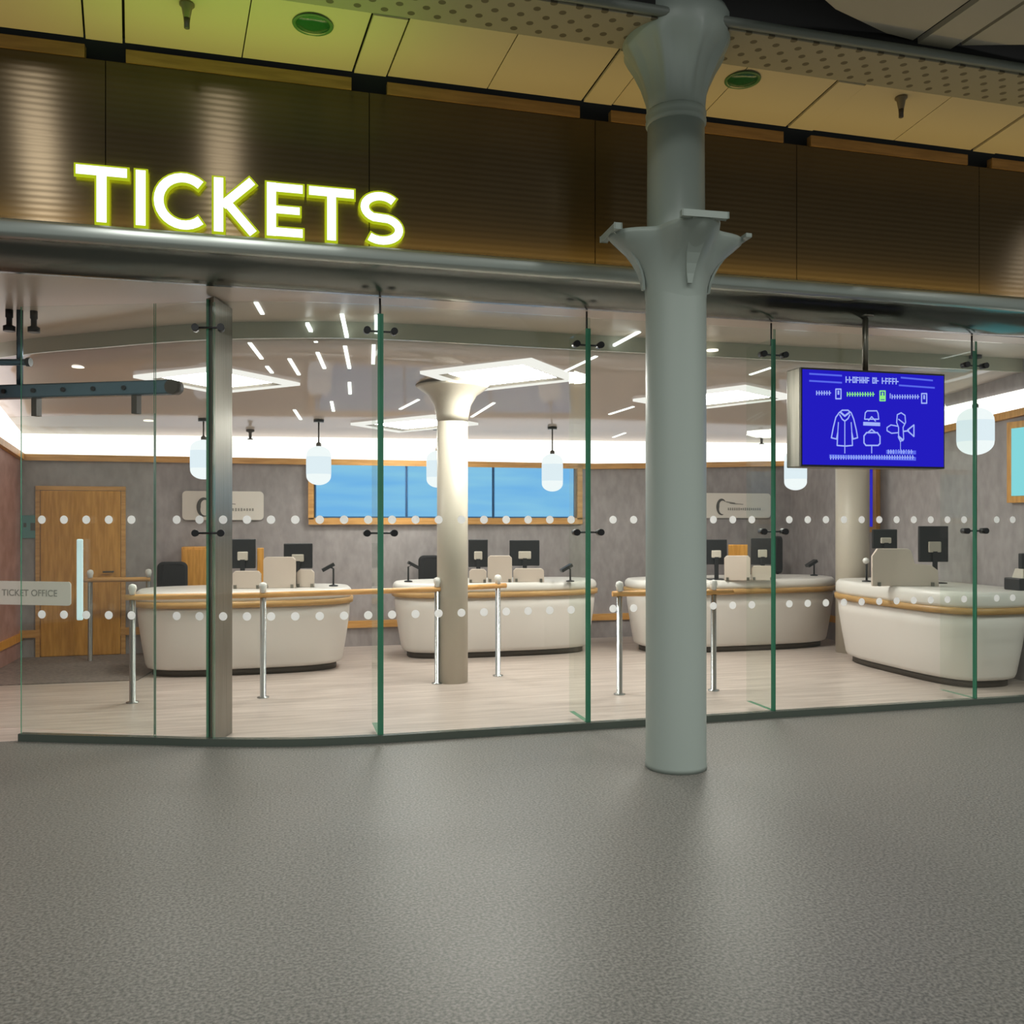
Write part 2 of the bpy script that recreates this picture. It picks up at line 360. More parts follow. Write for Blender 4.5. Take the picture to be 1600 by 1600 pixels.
# timber trim and emissive band painting the cove-lit wall along back, left and right walls
def profile_run(name, pts, d0, d1, matn, dirn):
    # pts: list of (x, y, zlow, zhigh); extruded away from the wall along dirn
    mb = MB(); D = Vector((dirn[0], dirn[1], 0))
    rs = []
    for x, y, z0, z1 in pts:
        q = Vector((x, y, 0))
        rs.append([q + D * d0 + Vector((0, 0, z0)), q + D * d1 + Vector((0, 0, z0)), q + D * d1 + Vector((0, 0, z1)), q + D * d0 + Vector((0, 0, z1))])
    R = [[mb.bm.verts.new(p) for p in r] for r in rs]
    for a, b in zip(R[:-1], R[1:]):
        for i in range(4):
            j = (i + 1) % 4; mb.bm.faces.new((a[i], a[j], b[j], b[i]))
    mb.bm.faces.new(R[0][::-1]); mb.bm.faces.new(R[-1])
    return struct(mb.build(name, matn))
us_ = [UL + i * (UR - UL) / 10 for i in range(11)]
profile_run('trim_1', [(u, VW, tz(u) - 0.06, tz(u) + 0.015) for u in us_], 0.0, 0.06, 'timber_h', (0, -1))
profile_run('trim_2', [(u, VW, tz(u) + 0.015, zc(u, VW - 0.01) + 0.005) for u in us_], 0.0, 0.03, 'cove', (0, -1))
profile_run('trim_3', [(UR, v, 2.505 - 0.06 + (VW - v) * 0.062, 2.505 + 0.015 + (VW - v) * 0.062) for v in (VW, 4, 3, 2, 1, 0.1)], 0.0, 0.06, 'timber', (-1, 0))
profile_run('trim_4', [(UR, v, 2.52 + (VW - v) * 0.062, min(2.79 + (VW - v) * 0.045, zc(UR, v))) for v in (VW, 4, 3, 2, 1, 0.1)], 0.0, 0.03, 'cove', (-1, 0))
profile_run('trim_5', [(UL, v, 2.415 - 0.06 + (VW - v) * 0.11, 2.43 + (VW - v) * 0.11) for v in (VW, 4, 3, 2.4)], 0.0, 0.06, 'timber', (1, 0))
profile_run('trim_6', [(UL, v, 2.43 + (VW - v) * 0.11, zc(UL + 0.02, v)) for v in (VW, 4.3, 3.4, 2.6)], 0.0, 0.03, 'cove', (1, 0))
profile_run('baseboard_back', [(u, VW, 0.245, 0.335) for u in us_], 0.0, 0.03, 'timber_h', (0, -1))
profile_run('baseboard_left', [(UL, v, 0.215, 0.305) for v in (VW, 3, 1)], 0.0, 0.03, 'timber', (1, 0))
profile_run('baseboard_right', [(UR, v, 0.245, 0.335) for v in (VW, 3, 1)], 0.0, 0.03, 'timber', (-1, 0))

# fascia over the shop front
FV = -0.30; bay = [-4.50, -2.785, -1.065, 0.652, 2.342, 4.059, 5.819, 7.54, 9.26]
mb = MB()
for a, b in zip(bay[:-1], bay[1:]):
    mb.box(((a + b) / 2, FV + 0.06, 4.11), (b - a - 0.006, 0.12, 1.10))
fas = mb.build('wall_fascia', 'bronze'); struct(fas)
mb = MB(); mb.box((2.4, FV + 0.16, 4.20), (14.2, 0.08, 1.5)); mb.build('fascia_backing', 'black', fas)
mb = MB()
for a, b in zip(bay[:-1], bay[1:]):
    mb.box(((a + b) / 2, FV + 0.02, 4.705), (b - a - 0.25, 0.06, 0.085))
mb.build('timber_strip', 'timber_dark', fas)
# silver bullnose under the fascia: bright lip, dark underside, shading put into two steels
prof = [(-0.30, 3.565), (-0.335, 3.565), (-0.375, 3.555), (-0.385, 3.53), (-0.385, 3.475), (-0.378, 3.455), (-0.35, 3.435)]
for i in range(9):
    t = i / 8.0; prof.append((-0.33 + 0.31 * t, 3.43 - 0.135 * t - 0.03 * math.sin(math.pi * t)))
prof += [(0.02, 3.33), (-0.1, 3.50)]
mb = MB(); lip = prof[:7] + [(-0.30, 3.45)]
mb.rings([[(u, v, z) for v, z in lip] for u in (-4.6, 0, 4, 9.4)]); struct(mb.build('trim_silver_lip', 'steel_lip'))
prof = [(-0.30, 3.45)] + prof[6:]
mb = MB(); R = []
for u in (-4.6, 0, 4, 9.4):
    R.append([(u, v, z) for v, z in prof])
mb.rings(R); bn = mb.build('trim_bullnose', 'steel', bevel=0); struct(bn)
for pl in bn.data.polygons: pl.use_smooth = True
try:
    bn.data.set_sharp_from_angle(angle=math.radians(50))
except Exception: pass

# concourse ceiling strip of cream panels with radial joints
def fan(u): return math.tan(math.radians(-8.3 + (u + 1.07) * 1.75))
mb = MB(); ZP = 4.775
def panel(u0, u1, z0=ZP, v0=-0.34, v1=-1.02, th=0.02):
    f0, f1 = fan(u0), fan(u1)
    q = [(u0, v0), (u1, v0), (u1 + (v1 - v0) * f1, v1), (u0 + (v1 - v0) * f0, v1)]
    mb.prism(q, z0, z0 + th, 0, None, lambda p: Vector((p.x, p.y, p.z + 0.045 * (v0 - p.y) / (v0 - v1))))
for a, b in zip(bay[:-1], bay[1:]):
    mid = (a + b) / 2
    panel(a + 0.125, mid - 0.004); panel(mid + 0.004, b - 0.125)
    panel(b - 0.11, b + 0.11, ZP - 0.012, -0.35)
cp = mb.build('ceiling_concourse', 'cream_panel'); struct(cp)
mb = MB(); mb.box((2.4, -0.68, ZP + 0.085), (14.2, 0.85, 0.03)); mb.build('backing', 'black', cp)
# perforated beam and outer ceiling
mb = MB(); mb.box((2.4, -1.22, 4.845), (14.2, 0.40, 0.05)); bm_ = mb.build('ceiling_beam', 'perf'); struct(bm_)
mb = MB(); mb.tube([(-4.7, -1.44, 4.86), (9.5, -1.44, 4.86)], 0.032, 12); mb.build('beam_lip', 'lip_paint', bm_)
mb = MB(); mb.box((2.4, -1.40, 5.2), (14.2, 0.03, 0.66)); mb.build('shadow_gap_backing', 'black', bm_)
mb = MB(); z = 4.94
mb.prism([(4.24, -1.43), (4.0, -1.46), (3.5, -1.62), (3.15, -1.82), (3.0, -2.0), (2.95, -3.2), (4.3, -3.2)], z, z + 0.03)
mb.prism([(4.29, -1.40), (4.56, -1.40), (4.62, -3.2), (4.35, -3.2)], z - 0.01, z + 0.03)
mb.prism([(4.61, -1.46), (5.1, -1.60), (5.7, -1.66), (6.2, -1.58), (6.25, -3.2), (4.67, -3.2)], z, z + 0.03)
mb.prism([(0.6, -1.55), (1.4, -1.6), (1.9, -1.9), (1.95, -3.2), (0.6, -3.2)], z, z + 0.03)
mb.prism([(6.3, -1.45), (8.5, -1.45), (8.5, -3.2), (6.35, -3.2)], z, z + 0.03)
oc = mb.build('ceiling_outer', 'outer_panel'); struct(oc)
mb = MB(); mb.box((2.4, -2.30, 5.35), (14.2, 1.9, 0.03)); mb.build('backing', 'black', oc)

# ------------------------------------------------------------------ glass front
ZG0, ZG1 = 0.05, 3.24
mb = MB(); mb.strip(glass_line, 0.06, 0.0, 0.055); struct(mb.build('trim_floor_track', 'track'))
def arclen(path):
    d = [0.0]
    for a, b in zip(path[:-1], path[1:]): d.append(d[-1] + math.hypot(b[0] - a[0], b[1] - a[1]))
    return d
def along(path, s_):
    d = arclen(path)
    for i in range(len(d) - 1):
        if d[i] <= s_ <= d[i + 1] + 1e-9:
            t = (s_ - d[i]) / (d[i + 1] - d[i] + 1e-12); a, b = path[i], path[i + 1]
            T = Vector((b[0] - a[0], b[1] - a[1])).normalized()
            return Vector((a[0] + (b[0] - a[0]) * t, a[1] + (b[1] - a[1]) * t)), T
    a, b = path[-2], path[-1]
    return Vector(b), Vector((b[0] - a[0], b[1] - a[1])).normalized()
def sub(path, u0, u1):
    d = arclen(path); n = max(2, int((u1 - u0) / 0.12))
    return [tuple(along(path, u0 + (u1 - u0) * i / n)[0]) for i in range(n + 1)]
d = arclen(glass_line)
s242 = d[20]; s330 = d[30]; s595 = d[50]; s920 = d[51]; s1210 = d[52]; s1525 = d[53]; sEnd = d[54]
cuts = [0.0, s242, s330 + 0.02, s595, s920, s1210, s1525, sEnd]
nd = 0.0875; w_i = 0
for a, b in zip(cuts[:-1], cuts[1:]):
    w_i += 1
    e = bpy.data.objects.new('window_%d' % w_i, None); COL.objects.link(e); struct(e)
    pm, _ = along(glass_line, (a + b) / 2); e.location = (pm.x, pm.y, 0)
    pth = sub(glass_line, a + 0.006, b - 0.006) if w_i < 4 else [tuple(along(glass_line, a + 0.006)[0]), tuple(along(glass_line, b - 0.006)[0])]
    mb = MB(); mb.strip(pth, 0.012, ZG0, ZG1, 0, 1); mb.build('pane', ['pane', 'fin_edge'], e)
    mb = MB(); k = math.ceil((a + 0.07) / 0.175)
    while k * 0.175 < b - 0.06:
        c, T = along(glass_line, k * 0.175); n_ = Vector((T.y, -T.x))
        c2 = c + n_ * 0.0068
        for z in (EYE + 0.0, 0.945):
            R = []
            for off in (0.0, 0.0015):
                R.append([(c2.x + n_.x * off + T.x * 0.031 * math.cos(2 * math.pi * i / 16), c2.y + n_.y * off + T.y * 0.031 * math.cos(2 * math.pi * i / 16), z + 0.031 * math.sin(2 * math.pi * i / 16)) for i in range(16)])
            mb.rings(R)
        k += 1
    mb.build('manifestation_dots', 'dot', e)

# glass fins standing behind the joints, with rods and bolted patch fittings
def glass_fin(s_, back, label, ztop):
    c, T = along(glass_line, s_); 
    t = thing('glass_fin', (c.x, c.y, 0), label, 'glass fin', 'glass fins along the shop front')
    mb = MB(); y0, y1 = c.y + 0.016, c.y + back
    mb.hexa([(c.x - 0.022, y0, 0.055), (c.x + 0.022, y0, 0.055), (c.x + 0.022, y1, 0.055), (c.x - 0.022, y1, 0.055),
             (c.x - 0.022, y0, ztop), (c.x + 0.022, y0, ztop), (c.x + 0.022, y1, ztop), (c.x - 0.022, y1, ztop)], 0, [1, 0, 1, 0, 0, 0])
    mb.build('fin', ['fin_face', 'fin_edge'], t)
    mb = MB(); mb.tube([(c.x, c.y + 0.05, ztop - 0.05), (c.x, c.y + 0.05, ZS)], 0.008, 8); mb.build('hanger_rod', 'black_plastic', t)
    for z in (EYE - 0.10, ztop - 0.13):
        mb = MB()
        mb.tube([(c.x - 0.10, c.y + 0.035, z), (c.x + 0.10, c.y + 0.035, z)], 0.008, 8)
        for sx in (-0.10, 0.10): mb.tube([(c.x + sx, c.y - 0.02, z), (c.x + sx, c.y + 0.05, z)], 0.026, 12)
        mb.build('patch_fitting', 'black_plastic', t)
    return t
glass_fin(s595, 0.42, 'green edged glass fin nearest the steel post', 3.18)
glass_fin(s920, 0.42, 'green edged glass fin just left of the big round column', 3.16)
glass_fin(s1210, 0.42, 'green edged glass fin between the big round column and the blue hanging screen', 3.16)
glass_fin(s1525, 0.42, 'green edged glass fin right of the blue hanging screen', 3.16)

# deep brushed steel post at the start of the curved glass
A, B, C_ = flo(322, 1161), flo(334, 1164.5), flo(363, 1145); D_ = A + (C_ - B)
mb = MB(); mb.prism([A.xy, B.xy, C_.xy, D_.xy], 0.0, 3.285)
t = thing('steel_post', tuple(A), 'deep brushed steel post in the glass front, below the sign letters', 'post')
mb.build('post_body', 'brushed', t, bevel=0.004)
mb = MB(); q = (A + B) / 2
dr = (C_ - B).normalized(); sd = (B - A).normalized()
mb.hexa([A - dr * 0.012 + sd * 0.01, A + sd * 0.04 - dr * 0.012, A + sd * 0.04 - dr * 0.001, A + sd * 0.01 - dr * 0.001] + [p + Vector((0, 0, 3.27)) for p in (A - dr * 0.012 + sd * 0.01, A + sd * 0.04 - dr * 0.012, A + sd * 0.04 - dr * 0.001, A + sd * 0.01 - dr * 0.001)])
o = mb.build('glass_edge', 'fin_edge', t)
for py in (512, 833):
    z = at(325, py, 6.57).z; mb = MB()
    for px in (305, 345):
        p = at(px, py, 6.55 if px < 330 else 6.47); mb.tube([p + Vector((0, -0.03, 0)), p + Vector((0, 0.05, 0))], 0.026, 12)
    p0, p1 = at(305, py, 6.55), at(345, py, 6.47); mb.tube([p0, p1], 0.008, 8)
    mb.build('patch_fitting', 'black_plastic', t)

# ------------------------------------------------------------------ sliding glass door leaf under its track
Tz = 2.655
ta, tb = at(-120, 0, 7.2), at(272, 0, 6.80); ta.z = tb.z = Tz
t = thing('sliding_door_track', tuple(at(30, 605, 7.05)), 'blue grey suspended door track beam with dark rounded end, upper left', 'door track')
dt = (tb - ta).normalized(); nt_ = Vector((-dt.y, dt.x, 0))
mb = MB(); hh = 0.055
mb.hexa([ta - nt_ * 0.04 + Vector((0, 0, -hh)), tb - nt_ * 0.04 + Vector((0, 0, -hh)), tb + nt_ * 0.04 + Vector((0, 0, -hh)), ta + nt_ * 0.04 + Vector((0, 0, -hh)),
         ta - nt_ * 0.04 + Vector((0, 0, hh)), tb - nt_ * 0.04 + Vector((0, 0, hh)), tb + nt_ * 0.04 + Vector((0, 0, hh)), ta + nt_ * 0.04 + Vector((0, 0, hh))])
mb.build('beam', 'tube', t, bevel=0.012)
mb = MB(); mb.tube([tb - nt_ * 0.045, tb + nt_ * 0.045], 0.055, 18); mb.build('end_cap', 'plinth', t)
for i in range(7):
    mb = MB(); p = ta + dt * (0.25 + 0.26 * i) - nt_ * 0.041; mb.tube([p, p - nt_ * 0.012], 0.018, 10); mb.build('bolt', 'black_plastic', t)
hp = at(31, 0, 7.06)
mb = MB(); mb.tube([(hp.x, hp.y, Tz + 0.05), (hp.x, hp.y, 3.30)], 0.025, 12); mb.build('hanger', 'tube', t)
for dx in (-0.075, 0.10):
    mb = MB(); mb.lathe([(0.028, 0.0), (0.028, -0.06), (0.022, -0.065), (0.022, -0.12), (0.045, -0.13), (0.045, -0.17)], (hp.x + dx, hp.y, 3.30 if False else 3.30), 14)
    mb.build('ceiling_bracket', 'black_plastic', t)
# second short rail above it
ra, rb = at(-120, 566, 6.95), at(42, 566, 6.95)
t = thing('stay_rail', tuple(ra), 'short bluish rail with dark round end above the door track beam', 'rail')
mb = MB(); mb.tube([ra, rb], 0.026, 12); mb.build('bar', 'tube', t)
mb = MB(); mb.tube([rb, rb + (rb - ra).normalized() * 0.03], 0.034, 14); mb.build('end_cap', 'black_plastic', t)
# the leaf
def leafp(px): 
    k = (px + 120) / 392.0; Y = 7.2 + (6.80 - 7.2) * k; p = at(px, 812, Y); return p
la, lb = leafp(-110), leafp(242)
e = bpy.data.objects.new('door_2', None); COL.objects.link(e); e.location = (la.x, la.y, 0); struct(e)
mb = MB(); mb.strip([(la.x, la.y), (lb.x, lb.y)], 0.012, 0.012, 2.46, 0, 1); mb.build('pane', ['pane', 'track'], e)
for px in (57, 213):
    q = leafp(px); mb = MB()
    mb.box((q.x, q.y, 2.53), (0.045, 0.06, 0.14), math.atan2(dt.y, dt.x)); mb.build('clamp', 'plinth', e)
q = leafp(127) + Vector((0, -0.05, 0)); z0, z1 = EYE - (968 - HY) / FPX * 6.95, EYE - (842 - HY) / FPX * 6.95
mb = MB(); mb.box((q.x, q.y, (z0 + z1) / 2), (0.046, 0.025, z1 - z0), 0, 0, 0.01)
for z in (z0 + 0.08, z1 - 0.08): mb.tube([(q.x, q.y, z), (q.x, q.y + 0.05, z)], 0.01, 8)
mb.build('pull_handle', 'handle_lit', e)

def text_mesh(body, size, ext=0.001):
    c = bpy.data.curves.new('t', 'FONT'); c.body = body; c.size = size; c.extrude = ext; c.align_x = 'CENTER'; c.align_y = 'CENTER'
    o = bpy.data.objects.new('t', c); COL.objects.link(o)
    dg = bpy.context.evaluated_depsgraph_get(); dg.update()
    me = bpy.data.meshes.new_from_object(o.evaluated_get(dg)); bpy.data.objects.remove(o); bpy.data.curves.remove(c)
    me.materials.clear(); return me
# cream banner on the leaf
def rrect(w_, h_, r, n=5):
    out = []
    for cx, cy, a0 in ((w_ / 2 - r, h_ / 2 - r, 0), (-w_ / 2 + r, h_ / 2 - r, 90), (-w_ / 2 + r, -h_ / 2 + r, 180), (w_ / 2 - r, -h_ / 2 + r, 270)):
        for i in range(n + 1):
            a = math.radians(a0 + 90 * i / n); out.append((cx + r * math.cos(a), cy + r * math.sin(a)))
    return out
yaw = math.atan2(dt.y, dt.x)
def frame_xf(o, yw):
    R = Matrix.Rotation(yw, 3, 'Z') @ Matrix.Rotation(math.radians(90), 3, 'X')
    return lambda p: Vector(o) + R @ p
def board(parent, o, yw, w_, h_, r, th, matn, name='board'):
    mb = MB(); mb.prism(rrect(w_, h_, r), 0, th, 0, None, frame_xf(o, yw)); return mb.build(name, matn, parent)
ba, bb = leafp(-17), leafp(112); bc = (ba + bb) / 2 + Vector((0, -0.012, 0)); bc.z = EYE - (926.5 - HY) / FPX * 7.03
t = thing('ticket_office_banner', tuple(bc), 'cream rounded sign reading TICKET OFFICE on the glass door leaf', 'sign')
board(t, bc, yaw, (bb - ba).length, 0.185, 0.025, 0.006, 'sign_cream', 'board')
me = text_mesh('TICKET OFFICE', 0.072); me.materials.append(M['ink_and_shade']); o = bpy.data.objects.new('lettering', me); COL.objects.link(o); o.parent = t; o.matrix_parent_inverse = Matrix.Translation(-bc)
R = Matrix.Rotation(yaw, 4, 'Z') @ Matrix.Rotation(math.radians(90), 4, 'X'); o.matrix_world = Matrix.Translation(bc + Vector((0.0, -0.009, 0))) @ R
o.matrix_basis = Matrix.Translation(bc + Vector((0, -0.009, 0))) @ R

# ------------------------------------------------------------------ illuminated TICKETS letters
LV = -0.36; LZ0, LZ1 = 3.583, 3.945
st = thing('illuminated_sign', (onv(373, 0, LV).x, LV, 3.58), 'glowing white TICKETS letters with yellow green halo on the dark fascia', 'sign')
GROW = 0.0
def seg(mb, a, b, w_):
    a, b = Vector(a), Vector(b); e0 = (b - a).normalized() * GROW * 0.5; a = a - e0; b = b + e0; w_ = w_ + GROW; dz = 0.012 if GROW else 0.022; d_ = (b - a).normalized(); n_ = Vector((-d_.y, d_.x)) * w_ / 2
    pl = [a - n_, b - n_, b + n_, a + n_]
    mb.prism([(p.x, p.y) for p in pl], 0, dz, 0, 1 if not GROW else 0, lambda p: Vector((p.x, LV - p.z + 0.03, p.y)), 1)
def arcstrip(mb, pts, w_):
    w_ = w_ + GROW; dz = 0.012 if GROW else 0.022; m1 = 0 if GROW else 1
    if GROW:
        pts = [Vector(p) for p in pts]; pts = [pts[0] + (pts[0] - pts[1]).normalized() * GROW / 2] + pts + [pts[-1] + (pts[-1] - pts[-2]).normalized() * GROW / 2]
    n = len(pts); Lp, Rp = [], []
    for i, p in enumerate(pts):
        a = Vector(pts[max(i - 1, 0)]); b = Vector(pts[min(i + 1, n - 1)]); d_ = (b - a).normalized(); n_ = Vector((-d_.y, d_.x)) * w_ / 2
        Lp.append(Vector(p) + n_); Rp.append(Vector(p) - n_)
    def V(p, dd): return mb.bm.verts.new((p.x, LV + 0.03 - dd, p.y))
    f0 = [V(p, dz) for p in Lp]; f1 = [V(p, dz) for p in Rp]; b0 = [V(p, 0) for p in Lp]; b1 = [V(p, 0) for p in Rp]
    for i in range(n - 1):
        for q, mi in (((f0[i], f0[i + 1], f1[i + 1], f1[i]), 0), ((b0[i], b1[i], b1[i + 1], b0[i + 1]), 1), ((f0[i], b0[i], b0[i + 1], f0[i + 1]), m1), ((f1[i], f1[i + 1], b1[i + 1], b1[i]), m1)):
            f = mb.bm.faces.new(q); f.material_index = mi
    for i in (0, n - 1):
        f = mb.bm.faces.new((f0[i], f1[i], b1[i], b0[i])); f.material_index = m1
W = 0.060
def lx(px): return onv(px, 0, LV).x
def letter_T(x0, x1):
    mb = MB(); xm = (x0 + x1) / 2
    seg(mb, (x0, LZ1 - W / 2), (x1, LZ1 - W / 2), W); seg(mb, (xm, LZ0), (xm, LZ1 - W), W); return mb
def letters(grow):
    global GROW
    GROW = grow
    mbs = []
    mbs.append(letter_T(lx(118), lx(198)))
    mb = MB(); xm = lx(219.5); seg(mb, (xm, LZ0), (xm, LZ1), W); mbs.append(mb)
    mb = MB(); x0, x1 = lx(240), lx(320); cx = x0 + (LZ1 - LZ0) / 2 + 0.005; r = (LZ1 - LZ0) / 2 - W / 2 + 0.006; cz = (LZ0 + LZ1) / 2
    cx = x0 + r + W / 2
    arcstrip(mb, [(cx + r * math.cos(math.radians(a)), cz + r * math.sin(math.radians(a))) for a in range(48, 313, 12)] , W); mbs.append(mb)
    mb = MB(); x0, x1 = lx(334), lx(403); seg(mb, (x0 + W / 2, LZ0), (x0 + W / 2, LZ1), W)
    cz = (LZ0 + LZ1) / 2
    seg(mb, (x0 + W * 0.9, cz - 0.005), (x1 - W * 0.62, LZ1 - 0.004), W * 0.95); seg(mb, (x0 + W * 1.35, cz + 0.02), (x1 - W * 0.5, LZ0 + 0.004), W * 0.95); mbs.append(mb)
    mb = MB(); x0, x1 = lx(417), lx(473); seg(mb, (x0 + W / 2, LZ0), (x0 + W / 2, LZ1), W)
    for z in (LZ0 + W / 2, LZ1 - W / 2): seg(mb, (x0 + W, z), (x1, z), W * 0.95)
    seg(mb, (x0 + W, cz), (x1 - 0.02, cz), W * 0.85); mbs.append(mb)
    mbs.append(letter_T(lx(483), lx(553)))
    mb = MB(); x0, x1 = lx(562), lx(630); cx = (x0 + x1) / 2; hw = (x1 - x0) / 2 - W / 2; hh = (LZ1 - LZ0) / 4 - W / 4 + 0.004
    P = []
    zt, zb = LZ1 - W / 2 + 0.004 - hh, LZ0 + W / 2 - 0.004 + hh
    for a in range(38, 250, 12): P.append((cx - 0.004 + hw * 0.92 * math.cos(math.radians(a)), zt + hh * math.sin(math.radians(a))))
    for a in range(70, -140, -12): P.append((cx + 0.002 + hw * math.cos(math.radians(a)), zb + hh * math.sin(math.radians(a))))
    arcstrip(mb, P, W * 0.95); mbs.append(mb)
    return mbs
faces = letters(0.0); rims = letters(0.028)
for mb, rim in zip(faces, rims):
    o = mb.build('letter', ['letter_face', 'letter_side'], st); q = rim.build('halo_rim', ['letter_side', 'halo_back'], o); q.matrix_parent_inverse = Matrix()
# ------------------------------------------------------------------ big concourse column
cpos = at(1056, 1200, 2310 / 386.0); cx, cy = cpos.x, cpos.y
t = thing('round_column', (cx, cy, 0), 'tall grey green round steel column with flared capital, standing in front of the glass', 'column')
mb = MB(); mb.lathe([(0.203, 0.0), (0.203, 0.03), (0.2, 0.035), (0.2, 3.1), (0.192, 3.5), (0.188, 4.30)], (cx, cy, 0), 56); mb.build('shaft', 'col_paint', t)
mb = MB(); mb.lathe([(0.188, 4.27), (0.199, 4.28), (0.201, 4.30), (0.194, 4.315), (0.199, 4.33), (0.201, 4.35), (0.192, 4.37)], (cx, cy, 0), 56); mb.build('collar_ring', 'col_paint', t)
mb = MB(); n = 64; Rr = []
for z, r, rib in ((4.34, 0.192, 0), (4.45, 0.20, 0.006), (4.56, 0.225, 0.018), (4.66, 0.265, 0.026), (4.73, 0.31, 0.024), (4.78, 0.345, 0.014), (4.82, 0.355, 0.0), (4.86, 0.362, 0), (4.94, 0.362, 0), (4.99, 0.34, 0)):
    Rr.append([(cx + (r + rib * (1 if (i % 8) in (0, 1) else -0.4)) * math.cos(2 * math.pi * i / n), cy + (r + rib * (1 if (i % 8) in (0, 1) else -0.4)) * math.sin(2 * math.pi * i / n), z) for i in range(n)])
mb.rings(Rr); mb.build('capital', 'col_paint', t)
# four-armed bracket flaring from the shaft: fins with broad ends and scalloped webs
mb = MB(); n = 96; Rr = []; ph0 = math.radians(-14.9 + 12)
def lobe(a):
    c = abs(math.cos(2 * (a - ph0))) if math.cos(4 * (a - ph0)) > -2 else 0
    c = (0.5 + 0.5 * math.cos(4 * (a - ph0)))
    return c ** 0.85
arms = [ph0 + k * math.pi / 2 for k in range(4)]
for i_, (z, s_) in enumerate(((2.98, 0.0), (3.10, 0.015), (3.20, 0.06), (3.28, 0.16), (3.35, 0.33), (3.41, 0.58), (3.46, 0.80), (3.50, 0.97), (3.53, 1.0), (3.53, 0.95), (3.46, 0.55))):
    ring = []
    for i in range(n):
        a = 2 * math.pi * i / n
        r = 0.196 + s_ * (0.105 + 0.165 * lobe(a))
        ring.append((cx + r * math.cos(a), cy + r * math.sin(a), z))
    Rr.append(ring)
mb.rings(Rr)
mb.build('flared_bracket', 'col_paint', t, smooth=True)
for a in arms:
    mb = MB(); ca, sa = math.cos(a), math.sin(a)
    mb.box((cx + 0.455 * ca, cy + 0.455 * sa, 3.535), (0.045, 0.30, 0.03), a, 0, 0.006)
    # curved end flange under the plate
    for k in range(6):
        f0, f1 = k / 6, (k + 1) / 6
        r0, r1 = 0.45 - 0.23 * (1 - (1 - f0) ** 2) , 0.45 - 0.23 * (1 - (1 - f1) ** 2)
        z0, z1 = 3.53 - 0.36 * f0, 3.53 - 0.36 * f1; w0, w1 = 0.06 * (1 - f0) + 0.015, 0.06 * (1 - f1) + 0.015
        pts = []
        for (r_, z_, w_) in ((r1, z1, w1), (r0, z0, w0)):
            for sx, dr_ in ((-1, 0), (1, 0), (1, 0.018), (-1, 0.018)):
                pts.append((cx + (r_ + dr_) * ca - sx * w_ * sa, cy + (r_ + dr_) * sa + sx * w_ * ca, z_))
        mb.hexa(pts)
    mb.build('bracket_arm', 'col_paint', t)

# interior columns
def in_column(px, Y, r, label, flare):
    p = at(px, 812, Y); zt = zc(p.x, p.y)
    t = thing('slim_column', (p.x, p.y, 0), label, 'column')
    mb = MB(); mb.lathe([(r, 0), (r, zt - 0.35 if flare else zt)], (p.x, p.y, 0), 40); mb.build('shaft', 'col_in', t)
    mb = MB(); mb.lathe([(r, zt - 0.37), (r + 0.01, zt - 0.30), (r + 0.03, zt - 0.2), (r + 0.09, zt - 0.1), (r + 0.19, zt - 0.03), (r + 0.22, zt - 0.005)], (p.x, p.y, 0), 40); mb.build('capital', 'col_in', t)
in_column(707, 9.13, 0.157, 'cream round column inside the hall, behind the handrail', True)
in_column(1332, 11.18, 0.20, 'cream round column inside the hall, half hidden by the blue hanging screen', True)

# ------------------------------------------------------------------ hanging blue screen
a0, a1 = onv(1251, 0, -0.28).x, onv(1476, 0, -0.28).x
zt, zb_ = onv(1363, 579, -0.28).z, onv(1363, 731, -0.28).z
t = thing('hanging_screen', ((a0 + a1) / 2, -0.2, zb_), 'blue information screen hanging from the fascia on a pole, clothing and luggage icons on it', 'screen')
mb = MB(); mb.box(((a0 + a1) / 2, -0.17, (zt + zb_) / 2), (a1 - a0, 0.19, zt - zb_), 0, 0, 0.006); mb.build('housing', 'brushed', t)
mb = MB(); mb.box(((a0 + a1) / 2, -0.272, (zt + zb_) / 2), (a1 - a0 - 0.004, 0.018, zt - zb_ - 0.004)); mb.build('bezel', 'black_plastic', t)
scr = MB().box(((a0 + a1) / 2, -0.283, (zt + zb_) / 2), (a1 - a0 - 0.03, 0.006, zt - zb_ - 0.035)).build('display_panel', 'blue_screen', t)
pp = onv(1352, 0, -0.17).x
mb = MB(); mb.tube([(pp, -0.17, zt - 0.01), (pp, -0.17, 3.40)], 0.024, 14); mb.build('pole', 'brushed', t)
mb = MB(); mb.lathe([(0.07, 3.345), (0.07, 3.36)], (pp, -0.17, 0), 20); mb.build('mount_plate', 'brushed', t)
def sp(px, py):
    p = onv(px, py, -0.287); return p
gw = MB(); gg = MB(); gl = MB()
def bar(mb, px0, py0, px1, py1):
    # screen-aligned printed bar: centre line from (px0,py0) to (px1,py1)
    a, b = sp(px0, py0), sp(px1, py1); return a, b
def line(mb, pts, w_=0.008):
    for p, q in zip(pts[:-1], pts[1:]):
        a, b = sp(*p), sp(*q); d_ = (b - a)
        if d_.length < 1e-5: continue
        d_.normalize(); n_ = Vector((-d_.z, 0, d_.x)) * w_ / 2; e_ = d_ * w_ * 0.25
        mb.quad((a - n_ - e_, b - n_ + e_, b + n_ + e_, a + n_ - e_))
def rect(mb, x0, y0, x1, y1):
    # follows the slight fall of rows to the right
    f = 0.03
    mb.quad((sp(x0, y1 + f * 0), sp(x1, y1 + f * (x1 - x0)), sp(x1, y0 + f * (x1 - x0)), sp(x0, y0)))
